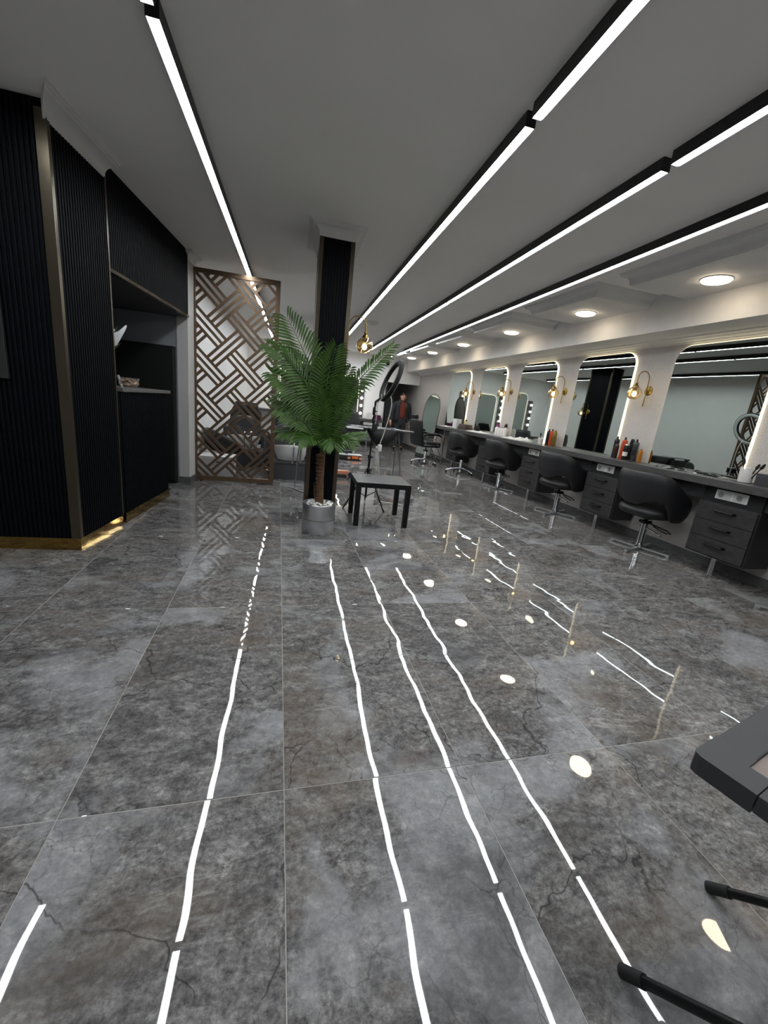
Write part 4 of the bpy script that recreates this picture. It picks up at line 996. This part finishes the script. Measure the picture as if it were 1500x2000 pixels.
# ------------------------------------------------------------------ wash area behind the lattice screen
def wash_unit(label, loc, rz):
    t = thing('wash_unit', label, 'wash chair', loc, rz, 'hair wash units behind the lattice screen')
    # local: -y side (basin) towards us, seat behind
    b = B(); b.box(-0.30, 0.30, -0.02, 0.42, 0.0, 0.235, 0.004); b.obj('base_box', M_DGREY, t)
    b = B(); b.box(-0.31, 0.31, -0.03, 0.43, 0.235, 0.262, 0.003); b.obj('base_top', M_WOODT, t)
    b = B()
    b.skin([[b.bm.verts.new((w*math.cos(a)*(abs(math.cos(a))**2.5+abs(math.sin(a))**2.5)**-.4, 0.18+d*math.sin(a)*(abs(math.cos(a))**2.5+abs(math.sin(a))**2.5)**-.4, z+ (0.05*max(0, -math.sin(a)) if z > .4 else 0))) for a in [2*PI*i/28 for i in range(28)]] for w, d, z in ((0.17, 0.12, 0.262), (0.20, 0.15, 0.28), (0.25, 0.21, 0.42), (0.265, 0.225, 0.45), (0.262, 0.222, 0.462), (0.235, 0.195, 0.46), (0.20, 0.16, 0.38), (0.12, 0.08, 0.32))])
    bs = b.obj('basin', M_CERAM, t, smooth=60)
    b = B(); b.tube([(0.02, -0.045, 0.30), (0.02, -0.055, 0.46), (0.025, -0.04, 0.54), (0.025, 0.03, 0.56)], 0.012, 8); b.tube([(0.02, -0.05, 0.30), (0.01, -0.06, 0.24)], 0.016, 8); b.obj('tap', M_CHROME, bs, smooth=60)
    b = B(); b.tube([(0.12, -0.03, 0.25), (0.125, -0.035, 0.54)], 0.016, 10); b.sphere((0.125, -0.035, 0.56), 0.022, 10, 6); b.obj('hand_shower', M_CHROME, bs, smooth=60)
    b = B(); b.box(-0.27, 0.27, 0.50, 1.02, 0.30, 0.46, 0.05); b.obj('seat', M_GLEATHER, t, smooth=40)
    b = lozenge(0.25, 0.27, 0.0, 0.11, 0.0, r=0.04)
    bmesh.ops.transform(b.bm, matrix=Matrix.Translation((0, 0.36, 0.60)) @ Matrix.Rotation(0.42, 4, 'X') @ Matrix.Rotation(PI/2, 4, 'X') @ Matrix.Rotation(PI/2, 4, 'Z'), verts=b.bm.verts[:])
    b.obj('backrest', M_GLEATHER, t, smooth=180, sub=1)
    for s in (-1, 1):
        b = B(); b.box(s*0.31-0.05, s*0.31+0.05, 0.44, 1.0, 0.05, 0.60, 0.045); b.obj('armrest', M_GLEATHER, t, smooth=40)
    return t
wash_unit('hair wash unit with white basin, in the gap between lattice screen and palm pot', (0.0, 6.12, 0), 0.1)
wash_unit('grey hair wash unit with white basin seen through the middle of the lattice screen', (-0.78, 7.02, 0), 0.04)
wash_unit('grey hair wash unit farthest back behind the lattice screen, near its right edge', (-0.04, 7.52, 0), 0.0)
t = thing('storage_box', 'pale grey lidded box on the floor behind the lattice screen, lower left', 'box', (-1.02, 6.02, 0), 0.05)
q = B(); q.box(-0.25, 0.25, -0.16, 0.16, 0.012, 0.26, 0.006); q.obj('carton', mat('pale_grey_card', (196, 198, 204), 0.6), t); q = B(); q.box(-0.258, 0.258, -0.168, 0.168, 0.255, 0.302, 0.006); q.obj('lid', mat('white_card', (214, 214, 214), 0.6), t)
q = B(); q.box(0.02, 0.10, -0.1615, -0.160, 0.215, 0.232); q.obj('handle_slot', M_BLACKM, t)
for x in (-0.2, 0.2):
    q = B(); q.box(x-0.03, x+0.03, -0.12, 0.12, 0, 0.012); q.obj('foot', M_BLACK, t)
# reclined dark chair behind the box
t = thing('recliner_chair', 'black recliner chair with a wide rounded back, low behind the lattice screen', 'chair', (-0.98, 6.52, 0), 0.35)
tb = tub_shell(); bmesh.ops.scale(tb.bm, vec=(0.95, 0.95, 0.72), verts=tb.bm.verts[:]); tb.obj('backrest', M_LEATHER, t, smooth=180, sub=1)
lozenge(0.25, 0.24, 0.30, 0.42, 0.01, r=0.045).obj('seat', M_LEATHER, t, smooth=180, sub=1)
b = B(); b.lathe([(0.0, 0.0), (0.24, 0.0), (0.24, 0.015), (0.05, 0.04), (0.04, 0.30), (0, 0.30)], 28); b.obj('pedestal', M_CHROME, t, smooth=40)
office_back('dark salon chair by the left wall, behind the lattice screen', (-0.93, 8.45, 0), 0.3, M_LEATHER)
# slim post left of the pillar: oval grey tray on a post
t = thing('hose_stand', 'slim steel post with grey oval tray, left of the plant pot', 'stand', (0.06, 5.45, 0), 0.0)
b = B(); b.tube([(0.0, 0, 0.012), (0.01, 0, 0.30), (0.03, 0.02, 0.62), (0.04, 0.02, 0.80)], 0.008, 8); b.obj('post', M_CHROME, t, smooth=60)
b = B(); b.tube([(0.0, 0, 0.012), (0.05, -0.10, 0.010), (0.15, -0.20, 0.010)], 0.010, 8); b.tube([(0.0, 0, 0.012), (-0.09, 0.12, 0.010)], 0.010, 8); b.obj('foot', M_STEEL, t, smooth=60)
b = B(); b.lathe([(0.0, -0.02), (0.08, -0.018), (0.10, 0.0), (0.09, 0.012), (0, 0.016)], 24, (0.0, 0.02, 0.825), 1.0, 0.6); b.obj('tray', mat('satin_grey', (150, 150, 154), 0.25, metal=0.6), t, smooth=50)
b = B(); b.box(-0.08, 0.06, -0.03, 0.06, 0.735, 0.805, 0.01); b.obj('bracket', M_BLACK, t)

# ------------------------------------------------------------------ tools on the floor right of the pillar
M_OR = mat('tool_orange', (226, 108, 38), 0.45, var=0.1)
M_TDK = mat('tool_black', (28, 28, 30), 0.5)
t = thing('tool_case', 'open black and orange tool case on the floor right of the black pillar', 'tool case', (1.24, 8.85, 0), 0.0)
b = B(); b.box(-0.24, 0.24, -0.13, 0.13, 0.012, 0.10, 0.012); b.obj('tray', M_TDK, t)
b = B(); b.box(-0.245, 0.245, -0.135, 0.135, 0.10, 0.112, 0.003); b.obj('rim', mat('pale_grey_plastic', (196, 196, 194), 0.5), t)
b = B(); b.box(0.02, 0.16, -0.142, -0.128, 0.03, 0.085, 0.005); b.obj('latch', M_OR, t)
for x in (-0.04, 0.21):
    b = B(); b.box(x-0.03, x+0.03, -0.142, -0.128, 0.02, 0.07, 0.006); b.obj('clip', mat('peach_plastic', (224, 150, 110), 0.5), t)
t = thing('cordless_drill', 'black cordless drill lying across the open tool case', 'drill', (1.22, 8.86, 0.112), 0.3)
b = B(); b.cyl((-0.12, 0, 0.05), (0.06, 0, 0.05), 0.035, 0.03, 14); b.obj('motor_housing', M_TDK, t, smooth=40)
b = B(); b.cyl((0.06, 0, 0.05), (0.13, 0, 0.05), 0.024, 0.012, 14); b.obj('chuck', M_CHROME, t, smooth=40)
b = B(); b.box(-0.09, -0.04, -0.02, 0.02, 0.0, 0.05, 0.008); b.obj('grip', mat('tool_teal', (70, 84, 78), 0.5), t)
t = thing('tool_bag', 'grey-black tool bag with an orange striped top standing behind the tool case', 'bag', (1.20, 9.35, 0), 0.1)
b = B(); b.skin([[b.bm.verts.new((w*math.cos(a)*(abs(math.cos(a))**4+abs(math.sin(a))**4)**-.25, d*math.sin(a)*(abs(math.cos(a))**4+abs(math.sin(a))**4)**-.25, z)) for a in [2*PI*i/24 for i in range(24)]] for w, d, z in ((0.15, 0.10, 0.0), (0.17, 0.12, 0.04), (0.17, 0.12, 0.26), (0.15, 0.10, 0.34))]); b.obj('body', mat('bag_grey', (58, 60, 66), 0.8, var=0.2), t, smooth=50)
b = B(); b.lathe([(0.0, 0.34), (0.13, 0.34), (0.145, 0.38), (0.13, 0.45), (0.07, 0.50), (0, 0.51)], 24, (0, 0, 0), 1.1, 0.8); b.obj('orange_top', M_OR, t, smooth=50)
for k in range(3):
    b = B(); b.box(-0.10+0.07*k, -0.075+0.07*k, -0.125, -0.06, 0.37, 0.46, 0.004, Matrix.Rotation(0.0, 4, 'Y')); b.obj('stripe', M_TDK, t)
t = thing('power_sander', 'peach and navy power tool lying on the floor close to the black pillar', 'power tool', (0.86, 6.62, 0), 0.05)
b = B(); b.box(-0.14, 0.07, -0.05, 0.05, 0.045, 0.115, 0.022); b.obj('body', mat('peach_tool', (206, 138, 108), 0.45), t, smooth=40)
b = B(); b.box(-0.13, 0.03, -0.06, 0.06, 0.0, 0.045, 0.008); b.obj('sole', M_TDK, t)
b = B(); b.cyl((0.10, -0.06, 0.05), (0.10, 0.06, 0.05), 0.05, seg=18); b.obj('drum', mat('tool_navy', (34, 42, 62), 0.4), t, smooth=40)

# ------------------------------------------------------------------ things on the long worktop
def bottle(label, s, o, r, h, m, capm, neck=0.35, band=None, group='hair product bottles on the worktop'):
    t = thing('bottle', label, 'bottle', rw(s, o, CT), TR, group)
    b = B(); sh = h*0.80
    b.lathe([(0, 0), (r*0.92, 0), (r, 0.004), (r, sh), (r*0.9, sh+0.010), (r*neck*1.2, sh+0.022), (0, sh+0.022)], 20); b.obj('body', m, t, smooth=35)
    b = B(); b.lathe([(r*neck, sh+0.020), (r*neck, h-0.012), (r*neck*0.75, h), (0, h)], 14); b.obj('cap', capm, t, smooth=35)
    if band:
        b = B(); b.lathe([(r*1.006, sh*0.30), (r*1.012, sh*0.31), (r*1.012, sh*0.62), (r*1.006, sh*0.63)], 20); b.obj('label_band', band, t, smooth=35)
    return t
mBK = mat('gloss_black_can', (22, 22, 24), 0.25); mOR = mat('orange_red_can', (188, 70, 30), 0.35); mOL = mat('olive_can', (120, 104, 48), 0.35, metal=0.4)
mWH = mat('white_bottle', (232, 228, 226), 0.4); mPU = mat('magenta_bottle', (150, 44, 120), 0.35); mAM = mat('amber_bottle', (176, 110, 34), 0.2); mSV = mat('graphite_can', (74, 76, 80), 0.22, metal=0.6)
g1 = 'bottles between the two biggest mirrors'
bottle('tall black spray can at the left end of the orange can group, nearest wall lamp', 4.40, 0.22, 0.030, 0.262, mBK, M_BLACKM, band=mat('dark_brown_label', (52, 34, 30), 0.4), group=g1)
bottle('short dark brown bottle just right of the tall black spray can', 4.33, 0.17, 0.024, 0.185, mat('brown_bottle', (46, 26, 22), 0.3), mBK, group=g1)
bottle('bright orange-red spray can between the black cans, nearest the camera of two', 4.28, 0.22, 0.032, 0.262, mOR, M_BLACKM, group=g1)
bottle('tall black bottle behind the orange-red spray can', 4.21, 0.26, 0.026, 0.25, mBK, M_BLACKM, 0.8, group=g1)
bottle('small black bottle with a white band in front of the black cans', 4.19, 0.17, 0.027, 0.185, mBK, mWH, 0.7, band=mWH, group=g1)
bottle('tall graphite spray can, rightmost of the can group under the nearest lamp', 4.11, 0.22, 0.033, 0.255, mSV, M_BLACKM, band=mat('black_label', (30, 30, 32), 0.3), group=g1)
bottle('small amber dropper bottle with a dark cap beside the mirror edge', 4.02, 0.22, 0.024, 0.15, mAM, mat('brown_cap', (50, 32, 24), 0.4), 0.45, group=g1)
g2 = 'bottles between the second and third mirrors'
bottle('black spray can beside an orange can, below the second wall lamp', 5.74, 0.22, 0.030, 0.245, mBK, M_BLACKM, group=g2)
bottle('orange spray can between a black and an olive can', 5.665, 0.22, 0.031, 0.25, mOR, M_BLACKM, group=g2)
bottle('olive gold spray can, right of the second orange can', 5.59, 0.22, 0.032, 0.235, mOL, mOL, 0.6, group=g2)
g3 = 'bottles by the third mirror'
bottle('magenta bottle with a black cap behind the white bottles', 7.34, 0.26, 0.030, 0.25, mPU, M_BLACKM, 0.8, group=g3)
for k, (s, pos) in enumerate(((7.27, 'leftmost of the four, next to the magenta bottle'), (7.17, 'second of the four from the magenta bottle'), (7.07, 'third of the four, under the brushes'), (6.965, 'rightmost of the four, by the mirror edge'))):
    bottle('white pump bottle, ' + pos, s, 0.20, 0.036, 0.17, mWH, mWH if k in (0, 3) else M_BLACKM, 0.4, group=g3)
def cup(label, s, o, r, h, m, tools, base=None):
    t = thing('brush_cup', label, 'cup', rw(s, o, CT), TR)
    b = B(); n = 32; R__ = []
    for f, z, wav in ((0.86, 0.0, 0), (0.92, 0.006, 0), (1.0, h, 1), (0.95, h-0.002, 1), (0.88, 0.012, 0)):
        R__.append([b.bm.verts.new((r*f*math.cos(2*PI*i/n), r*f*math.sin(2*PI*i/n), z + wav*0.012*math.sin(5*2*PI*i/n))) for i in range(n)])
    b.skin(R__); b.obj('cup_body', m, t, smooth=50)
    if base:
        b = B(); b.box(-r*1.15, r*1.15, -r*1.3, r*1.3, -0.0, 0.002); b.obj('mat', base, t)
    for k, (a, ln, x) in enumerate(tools):
        d = Vector((math.sin(x)*0.3, math.sin(x), math.cos(x))).normalized(); p = Vector((0, a, 0.02))
        q = thing('hair_tool', ['dark hair clip leaning at the left of the ', 'black styling brush leaning at the right of the ', 'thin dark comb standing in the '][k % 3] + label.split(' holding')[0], 'hair tool', rw(s, o, CT), TR, 'tools in the ' + label.split(' holding')[0])
        b = B(); b.tube([p, p+d*ln*0.7], 0.005, 8); b.obj('handle', M_BLACK, q, smooth=50)
        b = B(); b.tube([p+d*ln*0.68, p+d*ln*0.8, p+d*ln], [0.006, 0.014, 0.008], 8); b.obj('head', mat('dark_bristle', (34, 26, 26), 0.7), q, smooth=50)
    return t
cup('white scalloped cup holding dark hair tools on the nearest stretch of worktop', 2.83, 0.16, 0.055, 0.125, mWH, [(0.03, 0.19, 0.18), (-0.035, 0.19, -0.55), (-0.02, 0.17, -0.42)], M_BLACKM)
cup('small white cup holding a brush by the second group of cans', 5.86, 0.18, 0.040, 0.09, mWH, [(0.01, 0.15, 0.1)])
cup('white cup holding makeup brushes, behind the four white bottles', 7.10, 0.28, 0.045, 0.12, mWH, [(0.02, 0.20, 0.12), (-0.02, 0.21, -0.15), (0.0, 0.22, 0.0)])
t = thing('black_case', 'dark grey cosmetics case next to the scalloped cup', 'case', rw(2.64, 0.20, CT), TR)
b = B(); b.box(-0.07, 0.07, -0.095, 0.095, 0, 0.085, 0.004); b.obj('body', mat('case_grey', (58, 58, 64), 0.4), t); b = B(); b.box(-0.071, 0.071, -0.096, 0.096, 0.0855, 0.10, 0.004); b.obj('lid', mat('case_grey', (58, 58, 64), 0.4), t)
t = thing('wicker_box', 'tall brown woven box at the right edge of the worktop', 'box', rw(2.50, 0.20, CT), TR)
b = B(); b.box(-0.05, 0.05, -0.04, 0.04, 0, 0.19, 0.004); b.obj('body', mat('woven_brown', (134, 114, 88), 0.8, var=0.3, vscale=60, bump=0.8, bscale=70), t); b = B(); b.box(-0.052, 0.052, -0.042, 0.042, 0.185, 0.20, 0.003); b.obj('rim', mat('woven_rim', (176, 158, 128), 0.8), t)
# scattered clips and combs on the near worktop
RC_ = random.Random(11)
for k in range(12):
    s, o, a = 3.02+0.062*k+RC_.uniform(-.02, .02), 0.06+RC_.uniform(0, 0.20), RC_.uniform(0, PI)
    lt_ = k % 3 == 0
    t = thing('hair_clip', ('pale' if lt_ else 'dark') + ' hair clip scattered on the worktop before the biggest mirror', 'hair clip', rw(s, o, CT), a, 'pale hair clips on the worktop' if lt_ else 'dark hair clips on the worktop')
    b = B(); b.tube([(-0.05, 0, 0.006), (0.0, 0.004, 0.010), (0.055, 0, 0.005)], [0.003, 0.006, 0.002], 8); b.obj('upper_jaw', mat('pale_clip', (190, 188, 184), 0.4) if lt_ else M_BLACK, t, smooth=60)
    b = B(); b.tube([(-0.05, 0.01, 0.004), (0.0, 0.014, 0.004), (0.055, 0.004, 0.003)], [0.003, 0.0035, 0.002], 8); b.obj('lower_jaw', mat('pale_clip', (190, 188, 184), 0.4) if lt_ else M_BLACK, t, smooth=60)
# towels, boxes at the far stretch
def crumple(label, s, o, rx, ry, h, seed, cat='towel'):
    t = thing('towel', label, cat, rw(s, o, CT), TR, 'white towels on the worktop')
    rr = random.Random(seed); b = B(); G_ = []
    ph = [rr.uniform(0, 6) for _ in range(6)]
    for i in range(15):
        row = []
        for j in range(15):
            u, v = i/7-1, j/7-1
            e = max(0, 1-max(abs(u), abs(v))**3)
            z = h*e*(0.55+0.25*math.sin(5*u+ph[0]+2*v)+0.25*math.sin(6*v+ph[1]-3*u)+0.12*math.sin(11*u+ph[2]))
            row.append(b.bm.verts.new((rx*u*(1+0.08*math.sin(4*v+ph[3])), ry*v*(1+0.08*math.sin(5*u+ph[4])), max(0.001, z))))
        G_.append(row)
    for i in range(14):
        for j in range(14): b.bm.faces.new((G_[i][j], G_[i+1][j], G_[i+1][j+1], G_[i][j+1]))
    o = b.obj('cloth', mat('white_towel', (226, 224, 220), 0.95, bump=0.5, bscale=150), t, smooth=180); md = o.modifiers.new('t', 'SOLIDIFY'); md.thickness = 0.003; md.offset = 1
crumple('crumpled white towel in front of the third mirror, nearer the camera', 6.28, 0.14, 0.12, 0.14, 0.06, 1)
crumple('crumpled white towel in front of the third mirror, next to the white bottles', 6.62, 0.14, 0.12, 0.18, 0.035, 2)
crumple('flat white towel spread below the fourth mirror', 7.85, 0.14, 0.14, 0.36, 0.03, 3)
t = thing('dark_box', 'stack of two dark brown boxes below the farthest wall lamp', 'box', rw(8.62, 0.20, CT), TR)
b = B(); b.box(-0.09, 0.09, -0.19, 0.19, 0, 0.062, 0.003); b.obj('lower_box', mat('box_brown', (66, 56, 54), 0.5, var=0.2), t); b = B(); b.box(-0.085, 0.085, -0.17, 0.17, 0.063, 0.115, 0.003); b.obj('upper_box', mat('box_brown2', (82, 70, 66), 0.5, var=0.2), t)
t = thing('perfume_bottle', 'small clear square perfume bottle with black cap on the dark boxes', 'bottle', rw(8.62, 0.20, CT+0.115), TR)
b = B(); b.box(-0.02, 0.02, -0.045, 0.045, 0, 0.07, 0.005); b.obj('flacon', mat('pale_gold_glass', (214, 196, 140), 0.1, spec=0.7), t); b = B(); b.box(-0.015, 0.015, -0.02, 0.02, 0.0705, 0.10, 0.003); b.obj('cap', M_BLACK, t)
t = thing('tissue_box', 'white box standing on the worktop by the farthest mirror', 'box', rw(8.98, 0.16, CT), TR)
b = B(); b.box(-0.06, 0.06, -0.10, 0.10, 0, 0.20, 0.003); b.obj('carton', M_PLAST, t); b = B(); b.box(-0.061, 0.061, -0.101, 0.101, 0.2005, 0.21, 0.002); b.obj('lid', M_PLAST, t)
crumple('small folded white cloth on the worktop near its far end', 9.45, 0.12, 0.12, 0.22, 0.02, 4)

# ------------------------------------------------------------------ reception counter things, bouquet, niche mirror
t = thing('candy_bowl', 'clear oval bowl of wrapped brown sweets on the reception counter', 'bowl', lw(1.36, -0.22, 1.115), TL)
b = B(); R__ = []
for f, z in ((0.62, 0.0), (0.66, 0.003), (1.0, 0.085), (0.965, 0.085), (0.62, 0.006)):
    R__.append([b.bm.verts.new((0.085*f*math.cos(a), 0.135*f*math.sin(a), z)) for a in [2*PI*i/32 for i in range(32)]])
b.skin(R__); b.obj('bowl', M_CLEAR, t, smooth=50)
rr = random.Random(5); mS1, mS2 = mat('sweet_brown', (112, 62, 40), 0.3), mat('sweet_cream', (206, 172, 140), 0.35)
for k in range(22):
    a, q = rr.uniform(0, 2*PI), math.sqrt(rr.random())*0.72
    c = thing('wrapped_sweet', 'wrapped sweet in the clear bowl on the reception counter', 'sweet', lw(1.36, -0.22, 1.115) + Vector((0.085*q*math.cos(a), 0.125*q*math.sin(a), 0.022+0.045*rr.random())), rr.uniform(0, 6), 'sweets in the clear bowl')
    b = B(); b.sphere((0, 0, 0), 0.0145, 10, 6, sy=1.3); b.obj('sweet', mS1 if k % 2 else mS2, c, smooth=180)
    b = B(); b.cyl((0, 0.016, 0), (0, 0.030, 0), 0.003, 0.010, 8); b.cyl((0, -0.030, 0), (0, -0.016, 0), 0.010, 0.003, 8); b.obj('twist', mS2, c)
t = thing('card_holder', 'small grey card holder at the near end of the reception counter', 'card holder', lw(0.86, -0.06, 1.115), TL+0.3)
b = B(); b.box(-0.004, 0.004, -0.05, 0.05, 0.0, 0.10, 0.002, Matrix.Rotation(-0.25, 4, 'Y')); b.obj('card', mat('grey_card', (150, 150, 152), 0.5), t)
b = B(); b.box(-0.035, 0.02, -0.055, 0.055, 0.0, 0.012, 0.002); b.obj('base', M_CLEAR, t)
b = B(); b.box(-0.0048, -0.0040, -0.03, 0.03, 0.03, 0.07, 0, Matrix.Rotation(-0.25, 4, 'Y')); b.box(0.0040, 0.0048, -0.03, 0.03, 0.03, 0.07, 0, Matrix.Rotation(-0.25, 4, 'Y')); b.obj('print', mat('dark_print', (52, 52, 56), 0.5), t)
sh = thing('wall_shelf', 'dark shelf bracket on the back of the fluted column holding the bouquet', 'shelf', lw(0.606, -0.30, 1.26), TL)
b = B(); b.box(-0.12, 0.12, 0.0, 0.24, 0.0, 0.02, 0.002); b.obj('board', M_NAVY, sh); b = B(); b.box(-0.11, -0.09, 0.0, 0.20, -0.12, 0.0); b.box(0.09, 0.11, 0.0, 0.20, -0.12, 0.0); b.obj('bracket', M_NAVY, sh)
bq = thing('bouquet', 'flower bouquet in white paper peeking out behind the fluted column edge', 'bouquet', lw(0.75, -0.155, 1.285), TL)
bq.rotation_euler = (0, 0.20, TL)
b = B(); R__ = []
for f, z, w in ((0.30, 0.0, 0), (0.45, 0.06, 0), (0.62, 0.14, 1), (1.0, 0.30, 2)):
    R__.append([b.bm.verts.new((0.12*f*math.cos(a)+0.02*z, 0.12*f*math.sin(a), z + w*0.022*math.sin(3*a+1))) for a in [2*PI*i/26 for i in range(26)]])
b.skin(R__, cap=False); o = b.obj('paper_wrap', mat('wrap_paper', (206, 206, 210), 0.6), bq, smooth=180); md = o.modifiers.new('t', 'SOLIDIFY'); md.thickness = 0.002
rr = random.Random(9)
b = B()
for k in range(26):
    a, q = rr.uniform(0, 2*PI), rr.uniform(0.02, 0.12); p0 = Vector((0, 0, 0.05)); p1 = Vector((q*math.cos(a), q*math.sin(a), rr.uniform(0.18, 0.36)))
    d = (p1-p0).normalized(); w = d.cross(Vector((0, 0, 1))).normalized()*0.022
    m_ = p0.lerp(p1, 0.72); v = [b.bm.verts.new(x) for x in (p0, m_+w, p1, m_-w)]; b.bm.faces.new(v)
o = b.obj('leaves', M_LEAF, bq); o['kind'] = 'stuff'
for k in range(7):
    a = rr.uniform(0, 2*PI); b = B(); b.sphere((0.07*math.cos(a), 0.07*math.sin(a), 0.16+0.10*rr.random()), 0.022, 10, 6); b.obj('flower', mat('flower_rust', (120, 70, 52), 0.7) if k % 2 else mat('flower_cream', (190, 176, 130), 0.7), bq, smooth=180)
nmr = thing('framed_panel', 'dark framed glass panel on the fluted column face at the left edge', 'picture', (-2.28, 3.056, 0), 0)
b = B(); b.box(-0.53, 0.53, -0.004, 0.0, 1.16, 1.98); b.obj('glass_pane', mat('dark_glass', (10, 11, 13), 0.06), nmr)
for x0, x1, z0, z1 in ((-0.575, -0.53, 1.115, 2.025), (0.53, 0.575, 1.115, 2.025), (-0.53, 0.53, 1.115, 1.16), (-0.53, 0.53, 1.98, 2.025)):
    b = B(); b.box(x0, x1, -0.02, 0.0, z0, z1, 0.003); b.obj('frame_rail', mat('dark_frame', (40, 40, 40), 0.45), nmr)

# ------------------------------------------------------------------ small fixtures
t = thing('smoke_detector', 'round white smoke detector on the ceiling beyond the black pillar', 'detector', (1.28, 7.75, CEIL), 0)
b = B(); b.lathe([(0.0, -0.045), (0.05, -0.042), (0.10, -0.02), (0.11, -0.008), (0.11, 0.0), (0, 0.0)], 28); b.obj('body', mat('detector_grey', (226, 224, 222), 0.5), t, smooth=40)
b = B(); b.lathe([(0.0, -0.052), (0.03, -0.050), (0.036, -0.044), (0, -0.043)], 20); b.obj('sensor_cap', M_PLAST, t, smooth=40)
t = thing('security_camera', 'small black dome security camera high on the back wall', 'camera', (2.60, 12.40, 2.40), 0)
b = B(); b.cyl((0, -0.05, 0), (0, 0, 0), 0.045, 0.05, 16); b.obj('mount', M_PLAST, t, smooth=40)
b = B(); b.sphere((0, -0.075, 0), 0.055, 16, 10); b.obj('dome', M_BLACK, t, smooth=180)
